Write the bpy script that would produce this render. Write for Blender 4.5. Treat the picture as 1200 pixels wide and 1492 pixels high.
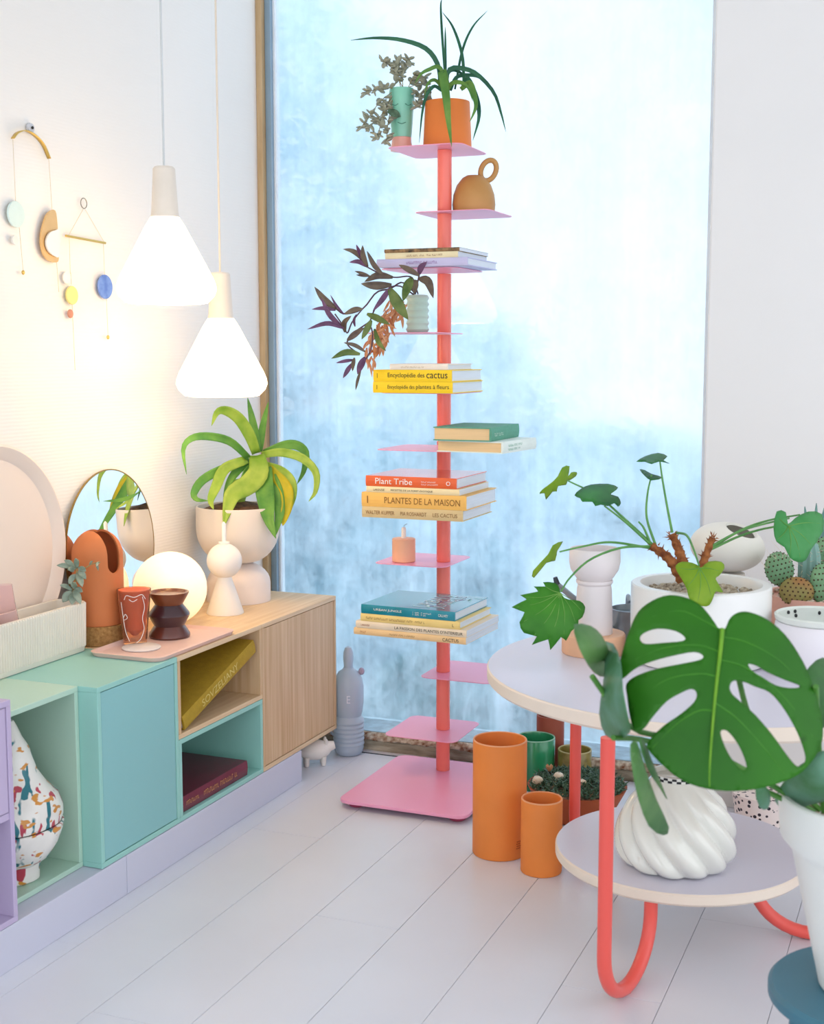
import bpy, math, random
import numpy as np
from mathutils import Vector, Matrix
from mathutils.geometry import delaunay_2d_cdt

rnd = random.Random(7)
scene = bpy.context.scene
COL = scene.collection
for o in list(bpy.data.objects):
    bpy.data.objects.remove(o, do_unlink=True)

# ------------------------------------------------------------------ camera
FPX, YAW, PITCH, HC = 1937.38, 0.38636, 0.11754, 1.29892      # focal length in px of the 1200x1492 frame
FW = Vector((-math.sin(YAW) * math.cos(PITCH), math.cos(YAW) * math.cos(PITCH), -math.sin(PITCH)))
RT = Vector((math.cos(YAW), math.sin(YAW), 0))
UP = RT.cross(FW)
EYE = Vector((0, 0, HC))
cam_d = bpy.data.cameras.new('camera')
cam = bpy.data.objects.new('camera', cam_d)
COL.objects.link(cam)
cam.matrix_world = Matrix((RT, UP, -FW)).transposed().to_4x4()
cam.location = EYE
cam_d.sensor_fit = 'VERTICAL'
cam_d.sensor_height = 36.0
cam_d.lens = 36.0 * FPX / 1492.0
cam_d.clip_start = 0.05
cam_d.dof.use_dof = True
cam_d.dof.focus_distance = 3.7
cam_d.dof.aperture_fstop = 7.0
scene.camera = cam

# ------------------------------------------------------------------ view, world
vs = scene.view_settings
vs.view_transform = 'Standard'
vs.look = 'None'
vs.gamma = 1.0
vs.use_curve_mapping = False
vs.exposure = 0.45

SKY_STRENGTH = 1.5
w = bpy.data.worlds.new('overcast_sky')
scene.world = w
w.use_nodes = True
nt = w.node_tree
nt.nodes.clear()
tc = nt.nodes.new('ShaderNodeTexCoord')
sep = nt.nodes.new('ShaderNodeSeparateXYZ')
ramp = nt.nodes.new('ShaderNodeValToRGB')
bg = nt.nodes.new('ShaderNodeBackground')
out = nt.nodes.new('ShaderNodeOutputWorld')
nt.links.new(tc.outputs['Generated'], sep.inputs[0])
nt.links.new(sep.outputs['Z'], ramp.inputs[0])
nt.links.new(ramp.outputs[0], bg.inputs[0])
nt.links.new(bg.outputs[0], out.inputs[0])
ramp.color_ramp.elements[0].position = 0.0
ramp.color_ramp.elements[0].color = (0.92, 0.95, 1.0, 1)
ramp.color_ramp.elements[1].position = 1.0
ramp.color_ramp.elements[1].color = (0.86, 0.92, 1.0, 1)
bg.inputs[1].default_value = SKY_STRENGTH


# ------------------------------------------------------------------ pixel helpers (a pixel gives a direction, a surface the distance)
def ray(x, y):
    return FW * FPX + RT * (x - 600) + UP * (746 - y)


def onZ(x, y, z=0.0):
    d = ray(x, y)
    return EYE + d * ((z - HC) / d.z)


def onY(x, y, Y):
    d = ray(x, y)
    return EYE + d * (Y / d.y)


def onX(x, y, X):
    d = ray(x, y)
    return EYE + d * (X / d.x)


def at(x, y, depth):
    return EYE + ray(x, y) * (depth / FPX)


def dep(P):
    return (Vector(P) - EYE).dot(FW)


def sc(P):
    """pixels per metre at P"""
    return FPX / dep(P)


def zoomed(x0, y0, k):
    return lambda pts: [(x0 + p[0] / k, y0 + p[1] / k) for p in pts]


# ------------------------------------------------------------------ materials
def lin(h):
    if not isinstance(h, str):
        return tuple(h)
    h = h.lstrip('#')
    c = [int(h[i:i + 2], 16) / 255 for i in (0, 2, 4)]
    return tuple(v / 12.92 if v <= .04045 else ((v + .055) / 1.055) ** 2.4 for v in c)


MATS = {}


def M(name, color='#ffffff', rough=.5, metal=0., var=.05, scale=14., stretch=(1, 1, 1), bump=0., bscale=None,
      coat=0., emit=None, estr=0., trans=0., ior=1.45, spec=.5, sheen=0., color2=None, sss=0.):
    if name in MATS:
        return MATS[name]
    m = bpy.data.materials.new(name)
    m.use_nodes = True
    n, l = m.node_tree.nodes, m.node_tree.links
    b = n['Principled BSDF']
    c = lin(color)
    tcx = n.new('ShaderNodeTexCoord')
    mp = n.new('ShaderNodeMapping')
    mp.inputs['Scale'].default_value = stretch
    l.new(tcx.outputs['Object'], mp.inputs[0])
    nz = n.new('ShaderNodeTexNoise')
    nz.inputs['Scale'].default_value = scale
    nz.inputs['Detail'].default_value = 4
    l.new(mp.outputs[0], nz.inputs[0])
    cr = n.new('ShaderNodeValToRGB')
    cr.color_ramp.elements[0].position = .3
    cr.color_ramp.elements[1].position = .7
    c2 = lin(color2) if color2 else tuple(min(1, v * (1 + var)) for v in c)
    c1 = c if color2 else tuple(v * (1 - var) for v in c)
    cr.color_ramp.elements[0].color = (*c1, 1)
    cr.color_ramp.elements[1].color = (*c2, 1)
    l.new(nz.outputs['Fac'], cr.inputs[0])
    l.new(cr.outputs[0], b.inputs['Base Color'])
    b.inputs['Roughness'].default_value = rough
    b.inputs['Metallic'].default_value = metal
    b.inputs['IOR'].default_value = ior
    b.inputs['Specular IOR Level'].default_value = spec
    b.inputs['Coat Weight'].default_value = coat
    b.inputs['Coat Roughness'].default_value = .08
    b.inputs['Transmission Weight'].default_value = trans
    if sss:
        b.inputs['Subsurface Weight'].default_value = sss
        b.inputs['Subsurface Scale'].default_value = .01
    if emit:
        b.inputs['Emission Color'].default_value = (*lin(emit), 1)
        b.inputs['Emission Strength'].default_value = estr
    if bump:
        bp = n.new('ShaderNodeBump')
        bp.inputs['Strength'].default_value = bump
        bp.inputs['Distance'].default_value = .002
        nb = n.new('ShaderNodeTexNoise')
        nb.inputs['Scale'].default_value = bscale or scale * 4
        nb.inputs['Detail'].default_value = 3
        l.new(mp.outputs[0], nb.inputs[0])
        l.new(nb.outputs['Fac'], bp.inputs['Height'])
        l.new(bp.outputs[0], b.inputs['Normal'])
    MATS[name] = m
    return m


def leaf_mat(name, c1='#808080', c2='#909090', rough=.42, scale=30, trans=.35):
    """leaf: principled plus translucency"""
    if name in MATS:
        return MATS[name]
    m = M(name, c1, rough=rough, color2=c2, scale=scale)
    n, l = m.node_tree.nodes, m.node_tree.links
    b = n['Principled BSDF']
    o = n['Material Output']
    t = n.new('ShaderNodeBsdfTranslucent')
    mx = n.new('ShaderNodeMixShader')
    mx.inputs[0].default_value = trans
    src = b.inputs['Base Color'].links[0].from_socket
    l.new(src, t.inputs[0])
    l.new(b.outputs[0], mx.inputs[1])
    l.new(t.outputs[0], mx.inputs[2])
    l.new(mx.outputs[0], o.inputs[0])
    return m


# ------------------------------------------------------------------ mesh builder (world coordinates)
class MB:
    def __init__(self):
        self.v, self.f = [], []

    def add(self, v, f):
        k = len(self.v)
        self.v += [Vector(p) for p in v]
        self.f += [tuple(i + k for i in q) for q in f]
        return self

    def box(self, lo, hi, mat=None):
        x0, y0, z0 = lo
        x1, y1, z1 = hi
        v = [Vector(p) for p in ((x0, y0, z0), (x1, y0, z0), (x1, y1, z0), (x0, y1, z0),
                                 (x0, y0, z1), (x1, y0, z1), (x1, y1, z1), (x0, y1, z1))]
        if mat:
            v = [mat @ p for p in v]
        return self.add(v, [(0, 3, 2, 1), (4, 5, 6, 7), (0, 1, 5, 4), (1, 2, 6, 5), (2, 3, 7, 6), (3, 0, 4, 7)])

    def lathe(self, prof, c, seg=48, mod=None, mat=None, closed=True):
        """prof: (r,z) bottom outside -> ... ; revolve about z through c"""
        c = Vector(c)
        v, f = [], []
        n = len(prof)
        for i, (r, z) in enumerate(prof):
            for k in range(seg):
                a = 2 * math.pi * k / seg
                rr = r * (mod(a, z, i) if mod else 1)
                p = Vector((rr * math.cos(a), rr * math.sin(a), z))
                v.append((mat @ p if mat else p) + c)
        for i in range(n - 1):
            for k in range(seg):
                k2 = (k + 1) % seg
                f.append((i * seg + k, i * seg + k2, (i + 1) * seg + k2, (i + 1) * seg + k))
        if closed:
            if prof[0][0] > 1e-6:
                f.append(tuple(range(seg - 1, -1, -1)))
            if prof[-1][0] > 1e-6:
                f.append(tuple((n - 1) * seg + k for k in range(seg)))
        return self.add(v, f)

    def tube(self, pts, r, seg=10, caps=True):
        pts = [Vector(p) for p in pts]
        n = len(pts)
        rs = r if isinstance(r, (list, tuple)) else [r] * n
        v, f = [], []
        t0 = (pts[1] - pts[0]).normalized()
        nrm = t0.orthogonal().normalized()
        for i, p in enumerate(pts):
            t = (pts[min(i + 1, n - 1)] - pts[max(i - 1, 0)])
            t = t.normalized() if t.length > 1e-9 else t0
            nrm = (nrm - t * nrm.dot(t))
            nrm = nrm.normalized() if nrm.length > 1e-6 else t.orthogonal().normalized()
            b = t.cross(nrm)
            for k in range(seg):
                a = 2 * math.pi * k / seg
                v.append(p + (nrm * math.cos(a) + b * math.sin(a)) * rs[i])
        for i in range(n - 1):
            for k in range(seg):
                k2 = (k + 1) % seg
                f.append((i * seg + k, i * seg + k2, (i + 1) * seg + k2, (i + 1) * seg + k))
        if caps:
            f.append(tuple(range(seg - 1, -1, -1)))
            f.append(tuple((n - 1) * seg + k for k in range(seg)))
        return self.add(v, f)

    def ball(self, c, ax, seg=16, rings=9, fn=None):
        """ellipsoid: ax = (ex, ey, ez) vectors or radii"""
        c = Vector(c)
        if not isinstance(ax[0], Vector):
            ax = (Vector((ax[0], 0, 0)), Vector((0, ax[1], 0)), Vector((0, 0, ax[2])))
        v, f = [], []
        for i in range(rings + 1):
            ph = -math.pi / 2 + math.pi * i / rings
            for k in range(seg):
                a = 2 * math.pi * k / seg
                s = fn(a, ph) if fn else 1
                v.append(c + (ax[0] * math.cos(a) * math.cos(ph) + ax[1] * math.sin(a) * math.cos(ph) + ax[2] * math.sin(ph)) * s)
        for i in range(rings):
            for k in range(seg):
                k2 = (k + 1) % seg
                if i == 0:
                    f.append((k, seg + k2, seg + k))
                elif i == rings - 1:
                    f.append((i * seg + k, i * seg + k2, (i + 1) * seg + k))
                else:
                    f.append((i * seg + k, i * seg + k2, (i + 1) * seg + k2, (i + 1) * seg + k))
        return self.add(v, f)

    def prism(self, outline, z0, z1, mat=None):
        n = len(outline)
        v = [Vector((x, y, z0)) for x, y in outline] + [Vector((x, y, z1)) for x, y in outline]
        if mat:
            v = [mat @ p for p in v]
        f = [tuple(range(n - 1, -1, -1)), tuple(range(n, 2 * n))]
        f += [(i, (i + 1) % n, n + (i + 1) % n, n + i) for i in range(n)]
        return self.add(v, f)

    def ribbon(self, pts, widths, fold=.25, twist=0., face=None, rows=None):
        """leaf along pts; 5 verts across, folded along the mid-rib"""
        pts = [Vector(p) for p in pts]
        n = len(pts)
        v, f = [], []
        for i, p in enumerate(pts):
            t = (pts[min(i + 1, n - 1)] - pts[max(i - 1, 0)]).normalized()
            vd = face if face else (EYE - p).normalized()
            s = t.cross(vd)
            s = s.normalized() if s.length > 1e-5 else t.orthogonal().normalized()
            if twist:
                s = Matrix.Rotation(twist, 3, t) @ s
            nn = s.cross(t)
            wd = widths[i]
            for k, u in enumerate((-1, -.55, 0, .55, 1)):
                v.append(p + s * (u * wd / 2) + nn * (fold * wd * (abs(u) ** 1.3) * .5))
        for i in range(n - 1):
            for k in range(4):
                a = i * 5 + k
                f.append((a, a + 1, a + 6, a + 5))
        return self.add(v, f)

    def mesh(self, name, org=Vector((0, 0, 0)), smooth=True, sharp=35):
        me = bpy.data.meshes.new(name)
        me.from_pydata([tuple(p - org) for p in self.v], [], self.f)
        me.validate()
        if smooth:
            me.polygons.foreach_set('use_smooth', [True] * len(me.polygons))
            try:
                me.set_sharp_from_angle(angle=math.radians(sharp))
            except Exception:
                pass
        me.update()
        return me


def origin(o):
    p = Vector((0, 0, 0))
    while o is not None:
        p += o.location
        o = o.parent
    return p


def thing(name, label, cat, base, group=None):
    o = bpy.data.objects.new(name, None)
    COL.objects.link(o)
    o.empty_display_size = .05
    o.location = base
    o['label'] = label
    o['category'] = cat
    if group:
        o['group'] = group
    return o


def part(name, mb, m, parent, smooth=True, sharp=35, label=None, bevel=0., solid=0., stuff=False, subsurf=0):
    org = origin(parent) if parent else Vector((0, 0, 0))
    me = mb.mesh(name, org, smooth, sharp)
    return part_mesh(name, me, m, parent, label, bevel, solid, stuff, subsurf)


def part_mesh(name, me, m, parent, label=None, bevel=0., solid=0., stuff=False, subsurf=0):
    o = bpy.data.objects.new(name, me)
    COL.objects.link(o)
    if m is not None and not len(me.materials):
        me.materials.append(m)
    if parent:
        o.parent = parent
    if label:
        o['label'] = label
    if stuff:
        o['kind'] = 'stuff'
    if solid:
        md = o.modifiers.new('thickness', 'SOLIDIFY')
        md.thickness = solid
        md.offset = 0
    if subsurf:
        md = o.modifiers.new('smooth', 'SUBSURF')
        md.levels = md.render_levels = subsurf
    if bevel:
        md = o.modifiers.new('bevel', 'BEVEL')
        md.width = bevel
        md.segments = 2
        md.limit_method = 'ANGLE'
        md.angle_limit = math.radians(40)
    return o


def single(name, mb, m, label, cat, base, group=None, smooth=True, sharp=35, bevel=0., solid=0.):
    me = mb.mesh(name, Vector(base), smooth, sharp)
    o = part_mesh(name, me, m, None, None, bevel, solid)
    o.location = base
    o['label'] = label
    o['category'] = cat
    if group:
        o['group'] = group
    return o


def struct(name, mb, m, parent=None, label=None, bevel=0., smooth=False):
    o = part(name, mb, m, parent, smooth=smooth, bevel=bevel)
    if parent is None:
        o['kind'] = 'structure'
        if label:
            o['label'] = label
    return o


def rrect(x0, y0, x1, y1, r, n=6):
    pts = []
    for cx, cy, a0 in ((x1 - r, y0 + r, -90), (x1 - r, y1 - r, 0), (x0 + r, y1 - r, 90), (x0 + r, y0 + r, 180)):
        for k in range(n + 1):
            a = math.radians(a0 + 90 * k / n)
            pts.append((cx + r * math.cos(a), cy + r * math.sin(a)))
    return pts


def smoothpts(pts, n=14):
    """Catmull-Rom through the points"""
    P = [Vector(p) for p in pts]
    if len(P) == 2:
        return [P[0].lerp(P[1], i / (n - 1)) for i in range(n)]
    Q = [P[0] * 2 - P[1]] + P + [P[-1] * 2 - P[-2]]
    res = []
    segs = len(P) - 1
    for i in range(n):
        t = i / (n - 1) * segs
        k = min(int(t), segs - 1)
        u = t - k
        a, b, c, d = Q[k:k + 4]
        res.append(.5 * ((2 * b) + (c - a) * u + (2 * a - 5 * b + 4 * c - d) * u * u + (3 * b - a - 3 * c + d) * u ** 3))
    return res


def leafw(n, w, tip=.02, base=.5, peak=.45):
    r = []
    for i in range(n):
        t = i / (n - 1)
        if t < peak:
            k = base + (1 - base) * math.sin(t / peak * math.pi / 2)
        else:
            k = tip + (1 - tip) * math.cos((t - peak) / (1 - peak) * math.pi / 2) ** .8
        r.append(w * max(k, tip))
    return r


def strap_leaf(parent, m, pts_px, wpx, d0, d1, fold=.25, twist=0., name='leaf', n=16, base=.55, peak=.35, solid=.0012, bow=0.):
    P = []
    k = len(pts_px)
    for i, (x, y) in enumerate(pts_px):
        t = i / (k - 1)
        P.append(at(x, y, d0 + (d1 - d0) * t + bow * math.sin(math.pi * t)))
    P = smoothpts(P, n)
    s = FPX / d0
    mb = MB().ribbon(P, leafw(n, wpx / s, base=base, peak=peak), fold, twist)
    return part(name, mb, m, parent, solid=solid, sharp=60)


def inside(pt, poly):
    x, y = pt
    c = False
    n = len(poly)
    for i in range(n):
        x1, y1 = poly[i]
        x2, y2 = poly[i - 1]
        if (y1 > y) != (y2 > y) and x < (x2 - x1) * (y - y1) / (y2 - y1) + x1:
            c = not c
    return c


def smooth2(poly, n=3):
    """closed Catmull-Rom in 2-D"""
    res = []
    k = len(poly)
    P = [Vector((*p, 0)) for p in poly]
    for i in range(k):
        a, b, c, d = P[i - 1], P[i], P[(i + 1) % k], P[(i + 2) % k]
        for j in range(n):
            u = j / n
            q = .5 * ((2 * b) + (c - a) * u + (2 * a - 5 * b + 4 * c - d) * u * u + (3 * b - a - 3 * c + d) * u ** 3)
            res.append((q.x, q.y))
    return res


def blade(parent, m, outline, depth_fn, holes=(), step=8., name='leaf', solid=.001, sm=2):
    """a leaf blade with the outline seen in the photo, on a curved surface given by depth_fn(x, y)"""
    ol = smooth2(outline, sm)
    hs = [smooth2(h, sm) for h in holes]
    verts = [Vector(p) for p in ol]
    edges = [(i, (i + 1) % len(ol)) for i in range(len(ol))]
    for h in hs:
        k = len(verts)
        verts += [Vector(p) for p in h]
        edges += [(k + i, k + (i + 1) % len(h)) for i in range(len(h))]
    xs = [p[0] for p in ol]
    ys = [p[1] for p in ol]
    y = min(ys) + step / 2
    while y < max(ys):
        x = min(xs) + step / 2
        while x < max(xs):
            q = (x + rnd.uniform(-.2, .2) * step, y + rnd.uniform(-.2, .2) * step)
            if inside(q, ol) and not any(inside(q, h) for h in hs):
                verts.append(Vector(q))
            x += step
        y += step
    r = delaunay_2d_cdt(verts, edges, [], 0, 1e-5)
    V, F = r[0], r[2]
    keep = []
    for f in F:
        c = (sum(V[i][0] for i in f) / 3, sum(V[i][1] for i in f) / 3)
        if inside(c, ol) and not any(inside(c, h) for h in hs):
            keep.append(tuple(f))
    mb = MB().add([at(p[0], p[1], depth_fn(p[0], p[1])) for p in V], keep)
    return part(name, mb, m, parent, solid=solid, sharp=80)


def text_mesh(body, width, height, frame, depth=.0004, bold=0.):
    """flat lettering fitted into width x height, frame: 4x4 (x right, y up, z out of the surface)"""
    cu = bpy.data.curves.new('lettering', 'FONT')
    cu.body = body
    cu.size = 1
    cu.offset = bold
    cu.resolution_u = 3
    ob = bpy.data.objects.new('lettering', cu)
    COL.objects.link(ob)
    bpy.context.view_layer.update()
    me = bpy.data.meshes.new_from_object(ob.evaluated_get(bpy.context.evaluated_depsgraph_get()))
    bpy.data.objects.remove(ob, do_unlink=True)
    v = [p.co.copy() for p in me.vertices]
    f = [tuple(p.vertices) for p in me.polygons]
    bpy.data.meshes.remove(me)
    x0, x1 = min(p.x for p in v), max(p.x for p in v)
    y0, y1 = min(p.y for p in v), max(p.y for p in v)
    sx, sy = width / (x1 - x0), height / max(y1 - y0, 1e-6)
    return MB().add([frame @ Vector(((p.x - x0) * sx, (p.y - y0) * sy, depth)) for p in v], f)


def scribble(width, height, frame, seed):
    """lettering too small to read in the photo: a row of short strokes"""
    r = random.Random(seed)
    mb = MB()
    x = 0.
    cw = height * .55
    while x < width - cw * .5:
        if r.random() < .13:
            x += cw
            continue
        h = height * r.uniform(.75, 1)
        for (a, b, c, d) in ((0, .22, 0, 1), (.22, .7, .0 if r.random() < .5 else .8, .2)):
            mb.add([frame @ Vector(p) for p in ((x + a * cw, c * h, .0004), (x + b * cw, c * h, .0004), (x + b * cw, min(h, (c + d) * h), .0004), (x + a * cw, min(h, (c + d) * h), .0004))], [(0, 1, 2, 3)])
        x += cw
    return mb


def frame(o, u, n):
    """4x4 with x=u, z=n, y=n x u"""
    u = Vector(u).normalized()
    n = Vector(n).normalized()
    y = n.cross(u)
    return Matrix(((u.x, y.x, n.x, o[0]), (u.y, y.y, n.y, o[1]), (u.z, y.z, n.z, o[2]), (0, 0, 0, 1)))


# ================================================================== the room
XW, YG, YR = -2.20, 4.08, 3.80        # left wall, window glass, wall to the right of the window
CEIL = 3.0

m_floor = M('white_painted_planks', '#dcdee6', rough=.33, var=.025, scale=3, bump=.05, bscale=60)
m_gap = M('floor_joint', '#c6c9d2', rough=.8)
fl = struct('floor', MB().box((-2.4, -3, -.12), (4.5, 4.3, -.0045)), m_gap, label='white painted plank floor')
plank_me = {}
kx = -4
xs0 = -1.537
row = 0
PW = .2085
for i in range(-4, 13):
    xa = xs0 + i * PW
    offs = {-1: 3.12, 0: 2.09, 1: 2.67, 2: 1.85, 3: 3.3}.get(i, 2.0 + ((i * 37) % 11) * .11)
    L = 1.38
    ys = [offs + k * L for k in range(-3, 3)]
    ys = [-1.6] + [y for y in ys if -1.5 < y < 4.25] + [4.28]
    for ya, yb in zip(ys[:-1], ys[1:]):
        g = .0006
        part('plank', MB().box((xa + g, ya + g, -.0044), (xa + PW - g, yb - g, rnd.uniform(-.0004, 0))), m_floor, fl, smooth=False, bevel=.0006)

# left wall with fine horizontal ribs
m_wall = M('ribbed_wallpaper', '#eeeae4', rough=.75, var=.015, scale=2, stretch=(1, .6, 1))
nt = m_wall.node_tree
wv = nt.nodes.new('ShaderNodeTexWave')
wv.bands_direction = 'Z'
wv.inputs['Scale'].default_value = 34
wv.inputs['Distortion'].default_value = 1.2
wv.inputs['Detail'].default_value = 2
bp = nt.nodes.new('ShaderNodeBump')
bp.inputs['Strength'].default_value = .16
bp.inputs['Distance'].default_value = .0016
nt.links.new(nt.nodes['Texture Coordinate'].outputs['Object'], wv.inputs[0])
nt.links.new(wv.outputs['Fac'], bp.inputs['Height'])
nt.links.new(bp.outputs[0], nt.nodes['Principled BSDF'].inputs['Normal'])
struct('wall_left', MB().box((XW - .15, -1.2, -.1), (XW, YG + .05, CEIL)), m_wall, label='white ribbed wallpaper wall')
m_plain = M('white_plaster', '#e9e8e6', rough=.7, var=.012, scale=2.5, bump=.06, bscale=90)
XE = -.652
struct('wall_right_of_window', MB().box((XE, YR, -.1), (3.2, YR + .45, CEIL)), m_plain, label='plain white wall', bevel=.006)
struct('ceiling', MB().box((XW - .15, -1.2, CEIL), (3.2, YR + .45, CEIL + .1)), M('ceiling_white', '#f0efec', rough=.8), label='white ceiling')
m_skirt = M('skirting_white', '#dddcda', rough=.5)
struct('baseboard_right', MB().box((XE + .006, YR - .012, 0), (2.5, YR, .05)), m_skirt, label='low white baseboard', bevel=.002)

# window: wooden post, glazing strips, rotten sill, pane
m_postwood = M('pale_window_timber', '#cbb089', rough=.6, color2='#b3946a', scale=6, stretch=(6, 6, .6), bump=.2)
m_bluestrip = M('blue_grey_aluminium', '#8ea6b8', rough=.45, metal=.3)
m_white = M('white_bead', '#e8eef2', rough=.4)
m_sill = M('rotten_sill_wood', '#6f6350', rough=.85, color2='#c9bda6', scale=16, stretch=(.5, 1, 2.5), bump=.9, bscale=45)
m_rust = M('rusty_edge', '#7a4a2a', rough=.9, color2='#d8cbb4', scale=60, bump=1., bscale=90)
WB, WT = .045, 2.95
win = bpy.data.objects.new('window_1', None)
COL.objects.link(win)
win.location = (-1.4, YG, 0)
win['kind'] = 'structure'
win['label'] = 'tall fixed window with steamed-up glass'
part('frame_post', MB().box((XW, YG - .05, 0), (XW + .022, YG + .04, CEIL)), m_postwood, win, smooth=False, bevel=.003)
part('glazing_strip', MB().box((XW + .022, YG - .028, WB), (XW + .045, YG + .03, CEIL)), m_bluestrip, win, smooth=False, bevel=.002)
part('glazing_bead', MB().box((XW + .045, YG - .012, WB), (XW + .052, YG + .02, CEIL)), m_white, win, smooth=False)
part('glazing_strip', MB().box((XE - .05, YG - .03, WB), (XE + .01, YG + .03, CEIL)), m_white, win, smooth=False, bevel=.002)
mbs = MB()
nx = 60
xa, xb = XW + .03, XE - .002
prof_y = [YG - .165, YG - .175, YG - .17, YG - .155, YG + .04]
v = []
for i in range(nx + 1):
    x = xa + (xb - xa) * i / nx
    e = rnd.uniform(-.004, .004)
    h = .048 + rnd.uniform(-.006, .004)
    for y, z in ((YG - .165 + e, 0), (YG - .170 + e, .02), (YG - .167 + e * 1.6, h * .75), (YG - .155 + e, h), (YG + .04, h * .9 - .01)):
        v.append((x, y, z))
f = [(i * 5 + k, (i + 1) * 5 + k, (i + 1) * 5 + k + 1, i * 5 + k + 1) for i in range(nx) for k in range(4)]
f += [(0, 1, 2, 3, 4), tuple(nx * 5 + k for k in (4, 3, 2, 1, 0))]
mbs.add(v, f)
sill = part('sill', mbs, m_sill, win, label='rotten weathered wooden sill')
v, f = [], []
for i in range(nx * 2 + 1):
    x = xa + (xb - xa) * i / nx / 2
    d1 = rnd.uniform(0, .006)
    v += [(x, YG - .173 - d1 * .3, .040 - d1), (x, YG - .156, .054 - d1 * .4), (x, YG - .145, .0545)]
for i in range(nx * 2):
    for k in range(2):
        f.append((i * 3 + k, (i + 1) * 3 + k, (i + 1) * 3 + k + 1, i * 3 + k + 1))
part('rust_edge', MB().add(v, f), m_rust, sill, solid=.004)
part('lower_bead', MB().box((XW + .05, YG - .14, .02), (XE - .05, YG + .02, WB + .012)), M('pale_blue_bead', '#a9c2cf', rough=.5, var=.2, scale=30), win, smooth=False)
part('floor_slot', MB().box((XW + .3, YG - .205, -.003), (XE - .3, YG - .196, .0006)), M('slot_dark', '#3b3f47', rough=.8), win, smooth=False)

# steamed-up glass: clear where the droplets ran, milky where the pane is fogged
mg = bpy.data.materials.new('steamed_glass')
mg.use_nodes = True
n, l = mg.node_tree.nodes, mg.node_tree.links
n.clear()
o_ = n.new('ShaderNodeOutputMaterial')
tcg = n.new('ShaderNodeTexCoord')


def gnoise(scale, stretch, detail=5, rough=.6):
    mp = n.new('ShaderNodeMapping')
    mp.inputs['Scale'].default_value = stretch
    l.new(tcg.outputs['Object'], mp.inputs[0])
    t = n.new('ShaderNodeTexNoise')
    t.inputs['Scale'].default_value = scale
    t.inputs['Detail'].default_value = detail
    t.inputs['Roughness'].default_value = rough
    l.new(mp.outputs[0], t.inputs[0])
    return t


def gmath(op, a, b=None, clamp=False):
    q = n.new('ShaderNodeMath')
    q.operation = op
    q.use_clamp = clamp
    for k, s in enumerate((a, b)):
        if s is None:
            continue
        if isinstance(s, (int, float)):
            q.inputs[k].default_value = s
        else:
            l.new(s, q.inputs[k])
    return q.outputs[0]


blot = gnoise(3.6, (1, 1, .8), 10, .72)
drip = gnoise(7, (5, 1, .14), 5, .65)
fine = gnoise(60, (1, 1, .7), 4, .7)
fog = gmath('ADD', gmath('MULTIPLY', blot.outputs['Fac'], 1.1), gmath('MULTIPLY', drip.outputs['Fac'], .22))
fog = gmath('ADD', fog, gmath('MULTIPLY', fine.outputs['Fac'], .22))
fac = n.new('ShaderNodeMapRange')
fac.inputs['From Min'].default_value = .58
fac.inputs['From Max'].default_value = .96
fac.inputs['To Min'].default_value = .20
fac.inputs['To Max'].default_value = .85
l.new(fog, fac.inputs['Value'])
tr = n.new('ShaderNodeBsdfTransparent')
tr.inputs[0].default_value = (.58, .63, .68, 1)
rf = n.new('ShaderNodeBsdfRefraction')                  # the fine droplets scatter what lies behind
rf.inputs['Color'].default_value = (.58, .63, .68, 1)
rf.inputs['Roughness'].default_value = .42
rf.inputs['IOR'].default_value = 1.10
mx0 = n.new('ShaderNodeMixShader')
mx0.inputs[0].default_value = .80
l.new(tr.outputs[0], mx0.inputs[1])
l.new(rf.outputs[0], mx0.inputs[2])
tl = n.new('ShaderNodeBsdfTranslucent')
tl.inputs[0].default_value = (.56, .72, .83, 1)
mx = n.new('ShaderNodeMixShader')
l.new(fac.outputs[0], mx.inputs[0])
l.new(mx0.outputs[0], mx.inputs[1])
l.new(tl.outputs[0], mx.inputs[2])
gl = n.new('ShaderNodeBsdfGlossy')
gl.inputs['Roughness'].default_value = .02
fr = n.new('ShaderNodeFresnel')
fr.inputs[0].default_value = 1.45
mx2 = n.new('ShaderNodeMixShader')
l.new(fr.outputs[0], mx2.inputs[0])
l.new(mx.outputs[0], mx2.inputs[1])
l.new(gl.outputs[0], mx2.inputs[2])
l.new(mx2.outputs[0], o_.inputs[0])
pane = part('pane', MB().add([(XW + .03, YG, WB), (XE, YG, WB), (XE, YG, CEIL), (XW + .03, YG, CEIL)], [(0, 1, 2, 3)]), mg, win, smooth=False, label='steamed-up glass pane with running droplets')

# ================================================================== outside: snowy garden
m_snow = M('snow_ground', '#e6eef6', rough=.8, var=.08, scale=1.2)
struct('ground_outside', MB().box((-14, YG + .5, -.5), (10, 30, -.3)), m_snow, label='snowy garden ground')
m_fol = [leaf_mat('hazed_foliage_a', '#6fb6cc', '#a2d6e2', trans=.3), leaf_mat('hazed_foliage_b', '#a0d0df', '#d6eef4', trans=.3), leaf_mat('hazed_foliage_c', '#3f8a94', '#74b6b8', trans=.3)]  # pale blue haze of the fogged pane is put into the leaf colours
m_bark = M('winter_bark', '#5f7480', rough=.9, var=.2, scale=8)


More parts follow.
